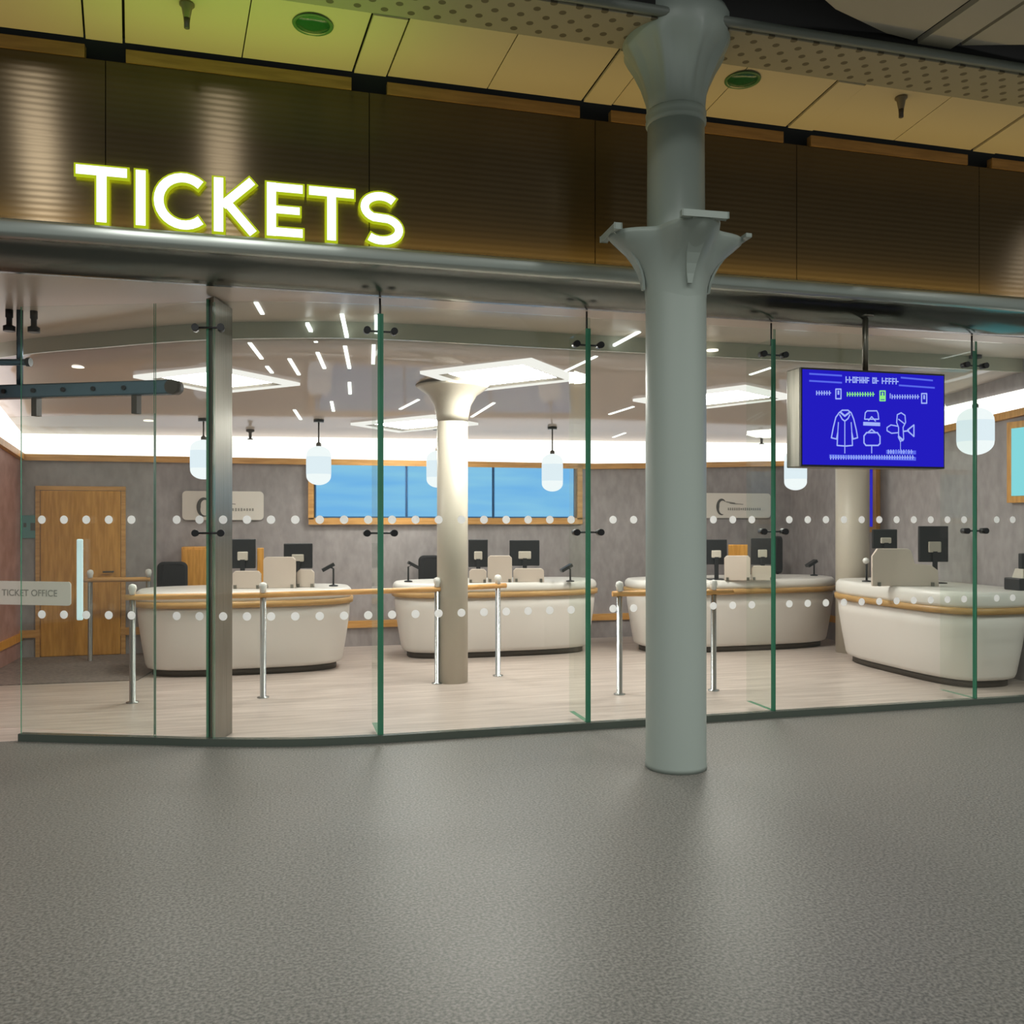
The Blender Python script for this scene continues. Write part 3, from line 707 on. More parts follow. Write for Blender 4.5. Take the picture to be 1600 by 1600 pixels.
# heading rules and (illegible) heading words
for (x0, y0, x1, y1) in ((1265, 584, 1315, 587), (1265, 595, 1315, 598), (1408, 590, 1457, 594.5), (1405, 602, 1460, 606)): line(gl, [(x0, y0), (x1, y1)], 0.014)
x = 1322.0; random.seed(3)
for word in (7, 2, 5):
    for k in range(word):
        y = 588.5 + (x - 1322) * 0.035
        kind = random.choice('HIOE')
        line(gw, [(x, y), (x, y + 9)], 0.010)
        if kind in 'HO': line(gw, [(x + 3, y), (x + 3, y + 9)], 0.009)
        if kind in 'EO': line(gw, [(x, y + 1), (x + 3.4, y + 1)], 0.009)
        line(gw, [(x, y + (5 if kind != 'O' else 8.5)), (x + 3.4, y + (5 if kind != 'O' else 8.5))], 0.009)
        x += 5.4
    x += 4
gw.build('heading', 'screen_white', scr); gw = MB()
# three step captions with pictograms
def words(mb, x0, x1, y):
    x = x0
    while x < x1:
        line(mb, [(x, y), (x, y + 6)], 0.010); line(mb, [(x, y + 3), (x + 2.2, y + 3)], 0.008); x += 4.0
words(gw, 1276, 1298, 611); words(gg, 1324, 1366, 613); words(gw, 1394, 1436, 617)
line(gw, [(1391, 615), (1391, 622)], 0.009)
for mb_, x0, y0 in ((gw, 1306, 608), (gg, 1375, 611), (gw, 1440, 615)):
    line(mb_, [(x0, y0), (x0 + 8, y0), (x0 + 8, y0 + 15), (x0, y0 + 15), (x0, y0)], 0.011)
    line(mb_, [(x0 + 4, y0 + 3), (x0 + 4, y0 + 8)], 0.016)
    if mb_ is gg: line(mb_, [(x0 + 2, y0 + 10), (x0 + 6, y0 + 10)], 0.03)
gw.build('caption_row', 'screen_white', scr); gw = MB()
# jacket
line(gw, [(1311, 645), (1316, 641), (1325, 641), (1330, 645), (1334, 655), (1338, 672), (1340, 684), (1333, 686), (1331, 676), (1332, 696), (1321, 697), (1308, 696), (1309, 676), (1307, 686), (1299, 684), (1302, 668), (1306, 652), (1311, 645)], 0.011)
line(gw, [(1312, 648), (1316, 655), (1320, 658), (1325, 654), (1328, 648)], 0.011); line(gw, [(1320, 658), (1320, 697)], 0.009)
line(gw, [(1309, 676), (1310, 660)], 0.009); line(gw, [(1331, 676), (1330, 660)], 0.009); line(gw, [(1320, 697), (1320, 708)], 0.009)
line(gw, [(1313, 644), (1320, 650), (1328, 644)], 0.016)
gw.build('jacket_icon', 'screen_white', scr); gw = MB()
# two bags
line(gw, [(1352, 645), (1355, 642), (1370, 642), (1372, 646), (1373, 655), (1351, 655), (1352, 645)], 0.010); line(gw, [(1350, 662), (1374, 663)], 0.03); line(gw, [(1357, 657), (1362, 651), (1368, 658)], 0.010)
line(gw, [(1350, 681), (1354, 676), (1371, 676), (1375, 682), (1375, 693), (1372, 696), (1353, 696), (1350, 692), (1350, 681)], 0.012); line(gw, [(1357, 675), (1362, 671), (1367, 675)], 0.011); line(gw, [(1362, 696), (1362, 708)], 0.009)
gw.build('bag_icon', 'screen_white', scr); gw = MB()
# aeroplane
line(gw, [(1404, 668), (1401, 660), (1402, 648), (1408, 645), (1414, 649), (1415, 660), (1411, 668), (1412, 686), (1407, 690), (1404, 684), (1404, 668)], 0.010)
line(gw, [(1403, 666), (1392, 664), (1386, 668), (1386, 673), (1393, 677), (1404, 676)], 0.010); line(gw, [(1418, 672), (1428, 664), (1428, 682), (1418, 673)], 0.012); line(gw, [(1412, 674), (1420, 673)], 0.012); line(gw, [(1407, 690), (1407, 703)], 0.006)
line(gw, [(1404, 682), (1411, 688)], 0.018); line(gw, [(1404, 655), (1413, 662)], 0.01)
gw.build('aeroplane_icon', 'screen_white', scr); gw = MB()
# footer caption blocks
line(gl, [(1297, 713), (1340, 714.5)], 0.030); line(gl, [(1341, 714.5), (1430, 717)], 0.030); line(gl, [(1386, 706), (1430, 707)], 0.032)
words(gw, 1298, 1428, 711.5); words(gw, 1388, 1428, 703)
gw.build('footer_lettering', 'screen_white', scr); gg.build('green_caption', 'screen_green', scr); gl.build('ruled_lines', 'screen_line', scr)

# ------------------------------------------------------------------ ceiling fittings outside
def downlight(px, py, label):
    p = onz(px, py, ZP + 0.025); p.z = ZP + 0.045 * (-0.34 - p.y) / 0.68; t = thing('recessed_downlight', tuple(p), label, 'downlight', 'green downlights in the cream ceiling panels')
    mb = MB(); mb.lathe([(0.105, 0.0), (0.11, -0.008), (0.125, -0.008), (0.13, 0.0)], tuple(p), 32); mb.build('ring', 'lens_ring', t)
    mb = MB(); mb.lathe([(0.108, 0.0), (0.105, -0.006), (0.05, -0.012), (0.01, -0.013)], tuple(p), 32); mb.build('lens', 'green_lens', t)
downlight(489, 40, 'green lensed round downlight in the ceiling above the TICKETS letters')
downlight(1160, 127, 'green lensed round downlight in the ceiling just right of the big column')
def sprinkler(px, py, label):
    p = onz(px, py, ZP + 0.025); p.z = ZP + 0.045 * (-0.34 - p.y) / 0.68; t = thing('ceiling_cone', tuple(p), label, 'ceiling fitting', 'cone shaped fittings in the cream ceiling panels')
    mb = MB(); mb.lathe([(0.045, 0.0), (0.045, -0.012), (0.032, -0.025), (0.02, -0.09)], tuple(p), 20); mb.build('cone', 'cone', t)
    mb = MB(); mb.lathe([(0.02, -0.09), (0.017, -0.12), (0.017, -0.15), (0.008, -0.155)], tuple(p), 16); mb.build('nozzle', 'plinth', t)
sprinkler(292, 8, 'small dark cone fitting under the ceiling above the letter C')
sprinkler(1408, 155, 'small dark cone fitting under the ceiling at upper right')

# ------------------------------------------------------------------ ceiling lights inside
def troffer(corners, label):
    P = [onceil(*c) for c in corners]         # left, front, right, back
    c = sum(P, Vector()) / 4
    t = thing('square_ceiling_light', tuple(c), label, 'ceiling light', 'big square lights in the hall ceiling')
    # square it up around its two mean diagonals
    e1 = ((P[1] - P[0]) + (P[2] - P[3])) / 2; e2 = ((P[3] - P[0]) + (P[2] - P[1])) / 2
    def ringp(s_, dz): 
        out = []
        for a, b in ((-1, -1), (1, -1), (1, 1), (-1, 1)):
            q = c + e1 * (a * s_ / 2) + e2 * (b * s_ / 2); out.append(Vector((q.x, q.y, q.z + dz)))
        return out
    def band(mb, A, B, mi=0):
        for i in range(4):
            j = (i + 1) % 4; mb.quad((A[i], A[j], B[j], B[i]), mi)
    mb = MB(); o0, o1, o2, o3 = ringp(1.0, -0.03), ringp(0.78, -0.03), ringp(1.0, -0.002), ringp(0.78, -0.002)
    band(mb, o0, o1); band(mb, o0, o2); band(mb, o1, o3); mb.build('rim', 'troffer_rim', t)
    mb = MB(); a_, b_ = ringp(0.78, -0.03), ringp(0.66, -0.010); band(mb, a_, b_); mb.build('step_frame', 'ink_and_shade', t)  # grey paints the shade on the white step
    mb = MB(); mb.quad(ringp(0.68, -0.012)); mb.build('diffuser', 'troffer', t)
    return t
troffer([(652, 580), (750, 607), (905, 590), (835, 558)], 'large bright square ceiling light above the cream column')
troffer([(205, 585), (343, 612), (466, 597), (343, 571)], 'large bright square ceiling light behind the steel post')
troffer([(988, 622), (1075, 639), (1245, 617), (1165, 602)], 'large bright square ceiling light right of the big round column')
troffer([(545, 660), (625, 673), (745, 660), (680, 648)], 'smaller looking square ceiling light further back, beside the cream column top')

# pendants: pill shaped glowing shades on rods
def pendant(px, ytop, ybot, Y, wpx, label):
    p = at(px, (ytop + ybot) / 2, Y); h = (ybot - ytop) / FPX * Y; r = wpx / 2 / FPX * Y; zt = zc(p.x, p.y)
    t = thing('pendant_lamp', (p.x, p.y, p.z), label, 'pendant lamp', 'pill shaped pendant lamps')
    prof = []
    for i in range(9):
        a = math.pi / 2 * (i / 8); prof.append((max(0.004, r * math.sin(a)), -h / 2 + r * 0.75 * (1 - math.cos(a))))
    prof += [(q[0], -q[1]) for q in prof[::-1]]
    mb = MB(); mb.lathe(prof, tuple(p), 32); sh = mb.build('shade', 'pend_rim', t)
    mb = MB(); mb.lathe([(r * 1.006, -h * 0.22), (r * 1.012, -h * 0.2), (r * 1.012, h * 0.2), (r * 1.006, h * 0.22)], tuple(p), 32); mb.build('glow_band', 'pend', sh)
    mb = MB(); mb.lathe([(0.03, h / 2 - 0.012), (0.03, h / 2 + 0.03), (0.012, h / 2 + 0.045)], tuple(p), 16); mb.build('cap', 'plinth', t)
    mb = MB(); mb.tube([(p.x, p.y, p.z + h / 2 + 0.03), (p.x, p.y, zt)], 0.009, 8); mb.build('rod', 'plinth', t)
    mb = MB(); mb.lathe([(0.06, zt - p.z - 0.03), (0.06, zt - p.z)], tuple(p), 16); mb.build('ceiling_rose', 'black_plastic', t)
pendant(318, 687, 749, 10.3, 40, 'glowing pill pendant lamp half hidden behind the steel post')
pendant(498, 697, 758, 10.5, 38, 'glowing pill pendant lamp at the left end of the sky blue wall screens')
pendant(684, 704, 762, 11.2, 35, 'glowing pill pendant lamp mostly hidden by the cream column')
pendant(863, 709, 768, 11.4, 33, 'glowing pill pendant lamp in front of the right sky blue wall screen')
pendant(1243, 704, 766, 11.9, 34, 'glowing pill pendant lamp under the lower left corner of the blue hanging screen')
pendant(1524, 637, 711, 9.0, 53, 'large glowing pill pendant lamp right of the blue hanging screen')

# thin slot lights scattered on the ceiling
slots = [(400, 472, 410, 490), (390, 535, 409, 560), (417, 572, 425, 582), (480, 506, 494, 534), (496, 550, 507, 575), (518, 627, 521, 642), (452, 560, 467, 585),
         (460, 640, 470, 655), (534, 490, 542, 527), (539, 540, 546, 575), (546, 597, 547, 615), (588, 492, 588, 520), (584, 538, 583, 568), (1000, 518, 959, 540), (932, 556, 882, 580),
         (990, 635, 952, 647), (772, 629, 737, 651), (654, 624, 625, 639), (1205, 574, 1172, 585), (977, 676, 958, 683)]
for i, (x0, y0, x1, y1) in enumerate(slots):
    a, b = onceil(x0, y0), onceil(x1, y1)
    d_ = (b - a); Lh = min(d_.length, 1.0); c = (a + b) / 2; d_.normalize(); a, b = c - d_ * Lh / 2, c + d_ * Lh / 2
    sd_ = Vector((-d_.y, d_.x, 0)).normalized() * 0.016
    mb = MB(); up = Vector((0, 0, 0.012)); dn = Vector((0, 0, -0.008))
    mb.hexa([a - sd_ + dn, b - sd_ + dn, b + sd_ + dn, a + sd_ + dn, a - sd_ + up, b - sd_ + up, b + sd_ + up, a + sd_ + up])
    o = mb.build('slot_light', 'slot')
    tag(o, 'thin bright slot light, one of the radiating dashes in the hall ceiling', 'slot light', 'radiating slot lights in the hall ceiling')
for px, py, lab in ((122, 573, 'tiny round ceiling spot above the door track beam'), (232, 657, 'small round warm ceiling spot between the track beam and the timber door'), (448, 686, 'tiny round ceiling spot left of the sky blue wall screens'), (1113, 547, 'tiny round spot on the dark bulkhead right of the big column')):
    p = onceil(px, py); mb = MB(); mb.lathe([(0.055, 0.004), (0.055, -0.008), (0.02, -0.012)], tuple(p), 18)
    tag(mb.build('ceiling_spot', 'spot'), lab, 'spot light', 'small round ceiling spots')
for px, py, lab in ((391, 672, 'small dark sprinkler head under the ceiling above the left wall sign'), (1190, 681, 'small dark sprinkler head under the ceiling left of the blue hanging screen'), (732, 690, 'small dark sprinkler head right of the cream column')):
    p = onceil(px, py); mb = MB(); mb.lathe([(0.05, 0.004), (0.05, -0.02), (0.02, -0.03), (0.016, -0.10), (0.035, -0.105), (0.035, -0.115)], tuple(p), 16)
    tag(mb.build('sprinkler_head', 'plinth'), lab, 'sprinkler', 'sprinkler heads inside the hall')

# ------------------------------------------------------------------ back wall: door, screens, signs
e = bpy.data.objects.new('door_1', None); COL.objects.link(e); struct(e)
x0, x1 = onv(64, 0, VW).x, onv(189, 0, VW).x; e.location = ((x0 + x1) / 2, VW, 0); zt = onv(125, 767, VW).z
mb = MB(); mb.box(((x0 + x1) / 2, VW - 0.02, zt / 2 + 0.006), (x1 - x0, 0.04, zt - 0.012), 0, 0, 0.012); mb.build('leaf', 'timber', e)
mb = MB()
for x in (x0 - 0.03, x1 + 0.03): mb.box((x, VW - 0.01, zt / 2), (0.05, 0.03, zt))
mb.box(((x0 + x1) / 2, VW - 0.01, zt + 0.03), (x1 - x0 + 0.11, 0.03, 0.05)); mb.build('frame', 'timber_h', e)
mb = MB(); hx = onv(178, 0, VW).x; mb.tube([(hx, VW - 0.04, 1.02), (hx, VW - 0.09, 1.02), (hx - 0.11, VW - 0.09, 1.02)], 0.010, 8); mb.build('lever_handle', 'plinth', e)

def wall_screen(pxa, pxb, mname, label, zl, zh):
    xa, xb = onv(pxa, 0, VW).x, onv(pxb, 0, VW).x
    t = thing('wall_screen', ((xa + xb) / 2, VW, zl), label, 'screen', 'sky blue wall screens in a timber frame')
    mb = MB(); mb.box(((xa + xb) / 2, VW - 0.02, (zl + zh) / 2), (xb - xa, 0.04, zh - zl)); mb.build('housing', 'blue_bezel', t)
    mb = MB(); mb.box(((xa + xb) / 2, VW - 0.043, (zl + zh) / 2), (xb - xa - 0.03, 0.006, zh - zl - 0.03)); mb.build('display_panel', mname, t)
zl, zh = onv(700, 809, VW).z, onv(700, 727, VW).z
for pa, pb, lab in ((492, 634, 'sky blue wall screen, left one of three in the timber frame'), (635, 769, 'sky blue wall screen behind the cream column, middle one in the timber frame'), (770, 896, 'sky blue wall screen, right one of three in the timber frame')):
    wall_screen(pa, pb, 'sky_screen', lab, zl, zh)
xa, xb = onv(482, 0, VW).x, onv(908, 0, VW).x
mb = MB(); mb.box(((xa + xb) / 2, VW - 0.03, zl - 0.045), (xb - xa, 0.06, 0.085))
for x in (xa + 0.03, xb - 0.035): mb.box((x, VW - 0.03, (zl + zh) / 2 + 0.01), (0.07, 0.06, zh - zl + 0.06))
tag(mb.build('screen_frame', 'timber_h'), 'timber surround framing the three sky blue wall screens', 'frame')

def wall_sign(pxa, pxb, label, fe=0.24):
    a, b = onv(pxa, 790, VW - 0.02), onv(pxb, 790, VW - 0.02); c = (a + b) / 2; wd = (b - a).length
    t = thing('wall_sign', tuple(c), label, 'sign')
    board(t, c, 0, wd, 0.36, 0.05, 0.02, 'sign_cream')
    # swirl emblem
    mb = MB(); pts = []
    ex = c.x - wd * fe
    for i in range(22):
        a_ = math.radians(40 + 250 * i / 21); pts.append(Vector((ex + 0.085 * math.cos(a_), c.y - 0.024, c.z - 0.02 + 0.12 * math.sin(a_))))
    for i in range(21):
        w0, w1 = 0.008 + 0.042 * math.sin(math.pi * i / 21) , 0.008 + 0.042 * math.sin(math.pi * (i + 1) / 21)
        o0 = Vector((ex, c.y - 0.024, c.z - 0.02)); r0, r1 = (pts[i] - o0).normalized(), (pts[i + 1] - o0).normalized()
        mb.quad((pts[i], pts[i + 1], pts[i + 1] - r1 * w1, pts[i] - r0 * w0))
    mb.build('emblem', 'ink', t)
    mb = MB(); yq = c.y - 0.024
    def bar_(x0, z0, x1, z1, w_): mb.quad((Vector((x0, yq, z0 - w_)), Vector((x1, yq, z1 - w_)), Vector((x1, yq, z1 + w_)), Vector((x0, yq, z0 + w_))))
    bar_(ex + 0.07, c.z + 0.055, c.x + wd * 0.05, c.z + 0.03, 0.010); bar_(c.x - wd * 0.02, c.z + 0.032, c.x + wd * 0.15, c.z + 0.018, 0.006)
    x = ex + 0.10
    random.seed(5)
    while x < c.x + wd * 0.36:
        bar_(x, c.z - 0.05, x + 0.02, c.z - 0.05, 0.014 + 0.006 * random.random()); x += 0.034
    mb.build('lettering', 'ink_and_shade', t)
wall_sign(285, 412, 'cream wall sign with swirl emblem, crossed by the steel post')
wall_sign(1078, 1203, 'cream wall sign with swirl emblem just right of the big column', 0.12)
# small teal notice beside the door
a, b = onv(34, 823, VW - 0.01), onv(62, 823, VW - 0.01); t = thing('teal_notice', tuple((a + b) / 2), 'small teal notice on the wall left of the timber door', 'notice')
board(t, (a + b) / 2, 0, (b - a).length, 0.27, 0.01, 0.01, 'teal')
mb = MB(); c = (a + b) / 2; mb.box((c.x + 0.03, VW - 0.022, c.z + 0.0), (0.06, 0.002, 0.09)); mb.box((c.x - 0.06, VW - 0.022, c.z + 0.02), (0.03, 0.002, 0.05)); mb.build('printed_mark', 'ink', t)

# screens on the right wall
def side_screen(v0, v1, z0, z1, mname, label):
    t = thing('side_wall_screen', (UR, (v0 + v1) / 2, z0), label, 'screen')
    mb = MB(); mb.box((UR - 0.03, (v0 + v1) / 2, (z0 + z1) / 2), (0.06, abs(v1 - v0) + 0.14, z1 - z0 + 0.14)); mb.build('timber_frame', 'timber', t)
    mb = MB(); mb.box((UR - 0.065, (v0 + v1) / 2, (z0 + z1) / 2), (0.012, abs(v1 - v0), z1 - z0)); mb.build('display_panel', mname, t)
p = onu(1589, 670, UR); q = onu(1589, 775, UR)
side_screen(max(0.12, p.y - 0.8), p.y, q.z, p.z, 'cyan_screen', 'cyan screen in a timber frame at the right edge, above the nearest desk')
p = onu(1355, 735, UR - 0.05); q = onu(1366, 823, UR - 0.05)
side_screen(q.y + 0.02, p.y + 0.12, q.z, p.z + 0.3, 'blue_screen', 'deep blue side wall screen edge showing beside the cream column under the hanging screen')

# ------------------------------------------------------------------ ticket desks
def sup(a, b, n_, e_=3.0):
    out = []
    for i in range(n_):
        t_ = 2 * math.pi * i / n_; c_, s_ = math.cos(t_), math.sin(t_)
        out.append((a * math.copysign(abs(c_) ** (2 / e_), c_), b * math.copysign(abs(s_) ** (2 / e_), s_)))
    return out
def desk(c, a, b, rz, label, e_=3.0, H=0.90, taper=0.10):
    t = thing('ticket_desk', (c[0], c[1], 0), label, 'desk', 'white boat shaped ticket desks')
    cr_, sr_ = math.cos(rz), math.sin(rz)
    def ring(da, z, n_=72): return [(c[0] + x * cr_ - y * sr_, c[1] + x * sr_ + y * cr_, z) for x, y in sup(a + da, b + da, n_, e_)]
    MB().rings([ring(-taper - 0.07, 0.0), ring(-taper - 0.07, 0.075)]).build('plinth', 'plinth', t)
    MB().rings([ring(-taper - 0.05, 0.07), ring(-taper - 0.015, 0.085), ring(-taper, 0.12), ring(-taper * 0.62, 0.35), ring(-taper * 0.3, 0.58), ring(-0.02, 0.735)]).build('desk_front', 'body', t)
    MB().rings([ring(-0.015, 0.73), ring(0.012, 0.735), ring(0.015, 0.79), ring(-0.01, 0.795)]).build('timber_band', 'timber_band', t)
    MB().rings([ring(-0.03, 0.79), ring(-0.01, 0.795), ring(0.0, 0.83), ring(0.0, H - 0.05), ring(-0.012, H - 0.02), ring(-0.035, H)]).build('worktop', 'white', t)
    return t
desk((-0.285, 3.66), 1.14, 0.56, 0.0, 'white boat shaped ticket desk nearest the timber door, behind the steel post')
desk((2.67, 4.14), 1.275, 0.52, 0.0, 'white boat shaped ticket desk behind the cream column, under the sky blue screens')
desk((5.74, 3.85), 1.42, 0.55, 0.0, 'white boat shaped ticket desk just right of the big round column')
desk((6.835, 1.60), 1.13, 0.565, math.radians(90), 'large white curved ticket desk nearest the glass at the right edge', 3.3, 0.95, 0.10)

TOP = 0.90
def zat(py, Y): return EYE - (py - HY) / FPX * Y
def monitor(px0, px1, py0, py1, Y, label, base=TOP):
    xm = (px0 + px1) / 2; p = at(xm, 812, Y); wd = (px1 - px0) / FPX * Y; z1 = zat(py0, Y); z0 = zat(py1, Y); hgt = z1 - z0
    t = thing('desk_monitor', (p.x, p.y, base), label, 'monitor', 'black desk monitors')
    yw = -TH * 0.6
    mb = MB(); mb.box((p.x, p.y, (z0 + z1) / 2), (wd, 0.035, hgt), yw, 0, 0.008); mb.build('screen_case', 'black_plastic', t)
    fr_ = Vector((math.sin(yw), -math.cos(yw), 0))
    q = Vector((p.x, p.y, 0)) + fr_ * 0.03
    mb = MB(); mb.box((q.x, q.y, z0 + hgt * 0.42), (wd * 0.42, 0.03, hgt * 0.30), yw, 0, 0.01); mb.build('rear_cover', 'beige', t)
    q = Vector((p.x, p.y, 0)) + fr_ * 0.035
    mb = MB(); mb.box((q.x, q.y, (base + z0 + hgt * 0.3) / 2), (0.05, 0.02, z0 + hgt * 0.3 - base), yw); mb.build('stand', 'black_plastic', t)
    mb = MB(); mb.box((p.x, p.y, base + 0.006), (wd * 0.7, 0.16, 0.012), yw, 0, 0.004); mb.build('stand_foot', 'black_plastic', t)
    return t
monitor(361, 399, 842, 888, 10.0, 'black monitor on the first desk, right beside the steel post')
monitor(444, 488, 849, 888, 10.15, 'black monitor on the first desk behind the cream screen')
monitor(732, 762, 843, 886, 10.9, 'black monitor on the middle desk touching the cream column')
monitor(796, 843, 844, 884, 10.95, 'black monitor on the middle desk, the right one of its pair')
monitor(1100, 1136, 843, 882, 11.2, 'black monitor on the third desk beside the big column')
monitor(1173, 1207, 841, 882, 11.3, 'black monitor on the third desk behind the green glass edge')
monitor(1362, 1402, 827, 857, 10.0, 'black monitor on the nearest right desk, the left one behind the cream screen', 0.95)
monitor(1434, 1482, 822, 878, 9.85, 'larger black monitor on the nearest right desk', 0.95)

def partition(px0, px1, py0, Y, label, step=None, base=TOP):
    a, b = at(px0, 812, Y), at(px1, 812, Y); c = (a + b) / 2; wd = (b - a).length; yw = math.atan2(b.y - a.y, b.x - a.x); h = zat(py0, Y) - base
    t = thing('privacy_screen', (c.x, c.y, base), label, 'desk screen', 'cream privacy screens on the desks')
    if step:
        pl = [(-wd / 2, 0), (wd / 2, 0), (wd / 2 - 0.01, h * 0.42), (wd * 0.38, h * 0.56), (wd * 0.14, h * 0.60), (wd * 0.08, h * 0.95), (wd * 0.03, h), (-wd * 0.42, h), (-wd / 2, h * 0.8)]
    else:
        r = min(0.03, h * 0.3); pl = [(-wd / 2, 0), (wd / 2, 0), (wd / 2, h - r), (wd / 2 - r, h), (-wd / 2 + r, h), (-wd / 2, h - r)]
    mb = MB(); mb.prism(pl, -0.02, 0.02, 0, None, lambda p: Vector((c.x, c.y, base)) + Matrix.Rotation(yw, 3, 'Z') @ Vector((p.x, p.z, p.y))); mb.build('panel', 'partition', t, bevel=0.006)
    R3 = Matrix.Rotation(yw, 3, 'Z')
    for sx in (-0.8, 0.8):
        q = Vector((c.x, c.y, 0)) + R3 @ Vector((sx * wd / 2, 0, 0)); mb = MB(); mb.box((q.x, q.y, base + 0.02), (0.03, 0.07, 0.04), yw); mb.build('foot_bracket', 'brushed', t)
    return t
partition(412, 462, 870, 9.85, 'cream privacy screen on the first desk, lit upright panel')
partition(364, 408, 892, 9.75, 'low cream privacy screen on the first desk just right of the steel post')
partition(464, 491, 890, 9.95, 'low cream privacy screen under the second monitor of the first desk')
partition(762, 800, 868, 10.75, 'cream privacy screen between the two monitors of the middle desk')
partition(733, 760, 889, 10.65, 'low cream privacy screen beside the cream column on the middle desk')
partition(802, 850, 888, 10.8, 'low cream privacy screen under the right monitor of the middle desk')
partition(1132, 1172, 868, 11.05, 'bluish lit cream privacy screen in the centre of the third desk')
partition(1174, 1208, 884, 11.1, 'low cream privacy screen behind the green glass edge on the third desk')
partition(1362, 1466, 857, 9.45, 'stepped cream privacy screen on the nearest right desk', True, 0.95)

def chair_back(px0, px1, py0, Y, label, yw=0.0):
    c = at((px0 + px1) / 2, 812, Y); wd = (px1 - px0) / FPX * Y; z1 = zat(py0, Y)
    t = thing('office_chair', (c.x, c.y, 0), label, 'chair', 'black office chairs behind the desks')
    R3 = Matrix.Rotation(yw, 3, 'Z')
    P = [(x, z) for x, z in rrect(wd, 0.52, min(0.07, wd * 0.3), 5)]
    mb = MB(); R_ = []
    for yy, s_ in ((0.0, 0.9), (0.02, 1.0), (0.06, 1.0), (0.08, 0.9)):
        R_.append([Vector((c.x, c.y, z1 - 0.26)) + R3 @ Vector((x * s_, yy + 0.10 * (x / max(wd, .1)) ** 2, z * s_)) for x, z in P])
    mb.rings(R_); mb.build('backrest', 'black_fabric', t)
    q = Vector((c.x, c.y, 0)) + Vector((0, 0.17, 0))
    mb = MB(); mb.box((q.x, q.y, 0.50), (min(max(wd, 0.36), 0.40), 0.24, 0.08), yw, 0, 0.02); mb.build('seat', 'black_fabric', t)
    mb = MB(); mb.tube([(c.x, c.y + 0.05, z1 - 0.4), (c.x, c.y + 0.06, 0.48), (q.x, q.y, 0.47)], 0.02, 8); mb.build('back_bar', 'black_plastic', t)
    mb = MB(); mb.tube([(q.x, q.y, 0.10), (q.x, q.y, 0.47)], 0.028, 12); mb.build('gas_stem', 'black_plastic', t)
    mb = MB()
    for k in range(5):
        a_ = 2 * math.pi * k / 5; mb.tube([(q.x, q.y, 0.10), (q.x + 0.11 * math.cos(a_), q.y + 0.11 * math.sin(a_), 0.045)], 0.02, 8); mb.lathe([(0.01, 0.0), (0.03, 0.01), (0.03, 0.04), (0.01, 0.05)], (q.x + 0.11 * math.cos(a_), q.y + 0.11 * math.sin(a_), 0), 10)
    mb.build('star_base', 'black_plastic', t)
chair_back(246, 291, 878, 10.42, 'black office chair behind the left end of the first desk', 0.0)
chair_back(655, 690, 868, 11.60, 'black office chair behind the cream column, at the middle desk', 0.0)
chair_back(1210, 1226, 838, 12.56, 'narrow looking black chair back behind the third desk, right of the green glass edge', 0.0)

def reader(px, py0, Y, label, flip=1, matn='black_plastic', base=TOP, ball=False):
    p = at(px, 812, Y); z1 = zat(py0, Y)
    t = thing('card_reader', (p.x, p.y, base), label, 'card reader', 'card readers on short arms')
    mb = MB(); mb.lathe([(0.05, 0), (0.05, 0.012), (0.015, 0.02)], (p.x, p.y, base), 16); mb.build('foot', 'black_plastic', t)
    mb = MB(); mb.tube([(p.x, p.y, base + 0.015), (p.x, p.y, z1 - 0.02), (p.x - 0.03 * flip, p.y - 0.02, z1)], 0.011, 8); mb.build('arm', 'black_plastic', t)
    mb = MB()
    if ball:
        mb.lathe([(0.005, -0.035), (0.028, -0.025), (0.038, 0.0), (0.028, 0.025), (0.005, 0.035)], (p.x - 0.03, p.y - 0.03, z1 + 0.0), 16); mb.build('reader_head', 'white_paint', t)
    else:
        hx = Vector((p.x - 0.06 * flip, p.y - 0.03, z1)); ax = Vector((math.cos(0.5) * flip, 0, math.sin(0.5))); n_ = Vector((-math.sin(0.5) * flip, 0, math.cos(0.5))); d_ = Vector((0, 0.045, 0))
        mb.hexa([hx - ax * 0.075 - d_ - n_ * 0.018, hx + ax * 0.075 - d_ - n_ * 0.018, hx + ax * 0.075 + d_ - n_ * 0.018, hx - ax * 0.075 + d_ - n_ * 0.018,
                 hx - ax * 0.075 - d_ + n_ * 0.018, hx + ax * 0.075 - d_ + n_ * 0.018, hx + ax * 0.075 + d_ + n_ * 0.018, hx - ax * 0.075 + d_ + n_ * 0.018]); mb.build('reader_head', matn, t)
reader(521, 886, 10.1, 'black card reader on an arm at the right end of the first desk')
reader(638, 883, 10.8, 'black card reader on an arm at the left end of the middle desk', -1)
reader(891, 887, 10.85, 'black card reader on an arm at the right end of the middle desk')
reader(1272, 880, 12.0, 'black card reader on an arm at the right end of the third desk')
reader(1354, 876, 10.1, 'white ball headed reader on a dark stalk, nearest right desk', 1, 'black_plastic', 0.95, True)
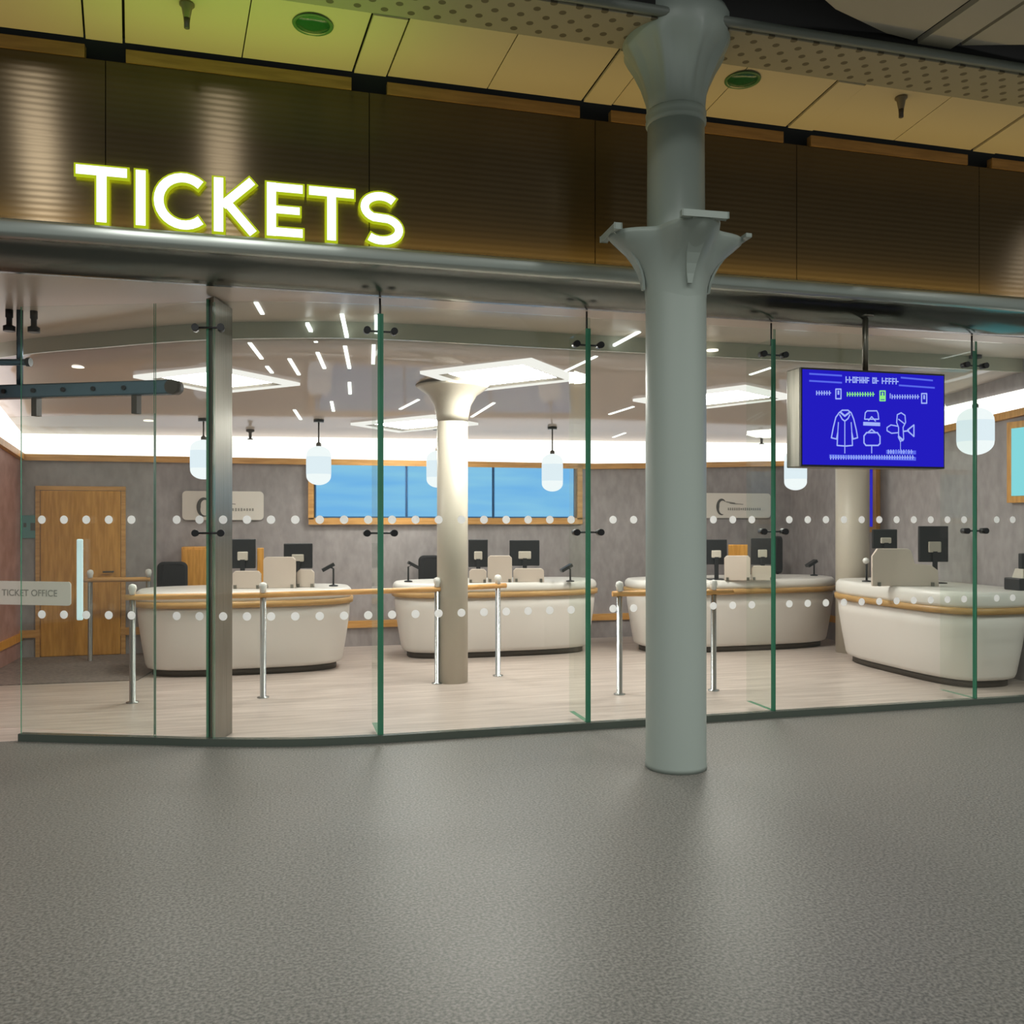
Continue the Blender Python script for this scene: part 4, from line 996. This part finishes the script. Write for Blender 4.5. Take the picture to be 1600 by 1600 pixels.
# black desk terminal at the right edge
p = at(1600, 812, 8.95); t = thing('desk_terminal', (p.x, p.y, 0.95), 'black ticket terminal on the nearest right desk at the picture edge', 'terminal')
mb = MB(); mb.box((p.x, p.y, 1.01), (0.30, 0.2, 0.12), 0, 0, 0.01); mb.build('base', 'black_plastic', t)
mb = MB(); mb.hexa([(p.x - 0.09, p.y - 0.08, 1.07), (p.x + 0.13, p.y - 0.08, 1.07), (p.x + 0.13, p.y + 0.06, 1.07), (p.x - 0.09, p.y + 0.06, 1.07), (p.x - 0.05, p.y - 0.04, 1.16), (p.x + 0.11, p.y - 0.04, 1.16), (p.x + 0.11, p.y + 0.06, 1.16), (p.x - 0.05, p.y + 0.06, 1.16)]); mb.build('printer_body', 'beige', t)
mb = MB(); mb.box((p.x + 0.03, p.y, 1.235), (0.16, 0.05, 0.16), 0, 0, 0.01); mb.build('head', 'black_plastic', t)

# timber pieces behind the desks
p0, p1 = at(286, 853, 10.95), at(327, 853, 10.95); c = (p0 + p1) / 2
t = thing('timber_cabinet', (c.x, 4.75, 0), 'upright timber cabinet behind the first desk, left of the steel post', 'cabinet')
mb = MB(); mb.box((c.x, 4.95, 0.66), ((p1 - p0).length, 0.32, 1.32), 0, 0, 0.008); mb.build('carcass', 'timber', t)
mb = MB(); mb.box((c.x, 4.782, 0.68), ((p1 - p0).length - 0.03, 0.018, 1.22), 0, 0, 0.003); mb.build('door', 'timber', t)
mb = MB(); mb.box((c.x + 0.1, 4.766, 0.75), (0.012, 0.02, 0.14)); mb.build('handle', 'plinth', t)
p0, p1 = at(402, 856, 10.1), at(412, 856, 10.1); c = (p0 + p1) / 2
mb = MB(); mb.box((c.x, c.y, (TOP + zat(856, 10.1)) / 2), ((p1 - p0).length, 0.05, zat(856, 10.1) - TOP), 0, 0, 0.006)
tag(mb.build('timber_upright', 'timber'), 'slim timber upright on the first desk beside the monitor at the steel post', 'desk divider')
p0, p1 = at(1137, 850, 11.3), at(1169, 850, 11.3); c = (p0 + p1) / 2
mb = MB(); mb.box((c.x, c.y, (TOP + zat(851, 11.3)) / 2), ((p1 - p0).length, 0.04, zat(851, 11.3) - TOP), 0, 0, 0.006)
tag(mb.build('timber_divider', 'timber'), 'orange timber panel showing above the cream screen on the third desk', 'desk divider')

# ------------------------------------------------------------------ queue handrails
def rail(posts, ends, label, z=0.955):
    P = [flo(px, py) for px, py in posts]
    t = thing('queue_handrail', tuple(P[0]), label, 'handrail', 'queue handrails with timber rail')
    for p in P:
        mb = MB(); mb.lathe([(0.055, 0.0), (0.055, 0.008), (0.027, 0.012), (0.027, z - 0.03)], tuple(p), 20); o = mb.build('post', 'post_steel', t)
        mb = MB(); mb.lathe([(0.027, z + 0.018), (0.03, z + 0.05), (0.038, z + 0.075), (0.03, z + 0.105), (0.008, z + 0.115)], tuple(p), 18); mb.build('cap', 'white_paint', o)
        o.children[0].matrix_parent_inverse = Matrix.Translation(-Vector(t.location)) if False else Matrix()
    a = P[0] + (P[0] - P[1]).normalized() * ends[0]; b = P[-1] + (P[-1] - P[-2]).normalized() * ends[1]
    path = [a] + P + [b]
    mb = MB(); mb.tube([Vector((q.x, q.y, z - 0.005)) for q in path], 0.027, 14); mb.build('timber_rail', 'timber_h', t)
rail([(207, 1098), (411, 1090), (683, 1068), (778, 1056)], (0.06, 0.10), 'long timber topped handrail on four steel posts in front of the first two desks')
rail([(968, 1085), (1115, 1079)], (0.07, 0.20), 'short timber topped handrail on two posts passing behind the big column')
rail([(141, 1034), (232, 1031)], (0.08, 0.02), 'far timber topped handrail in front of the timber door')
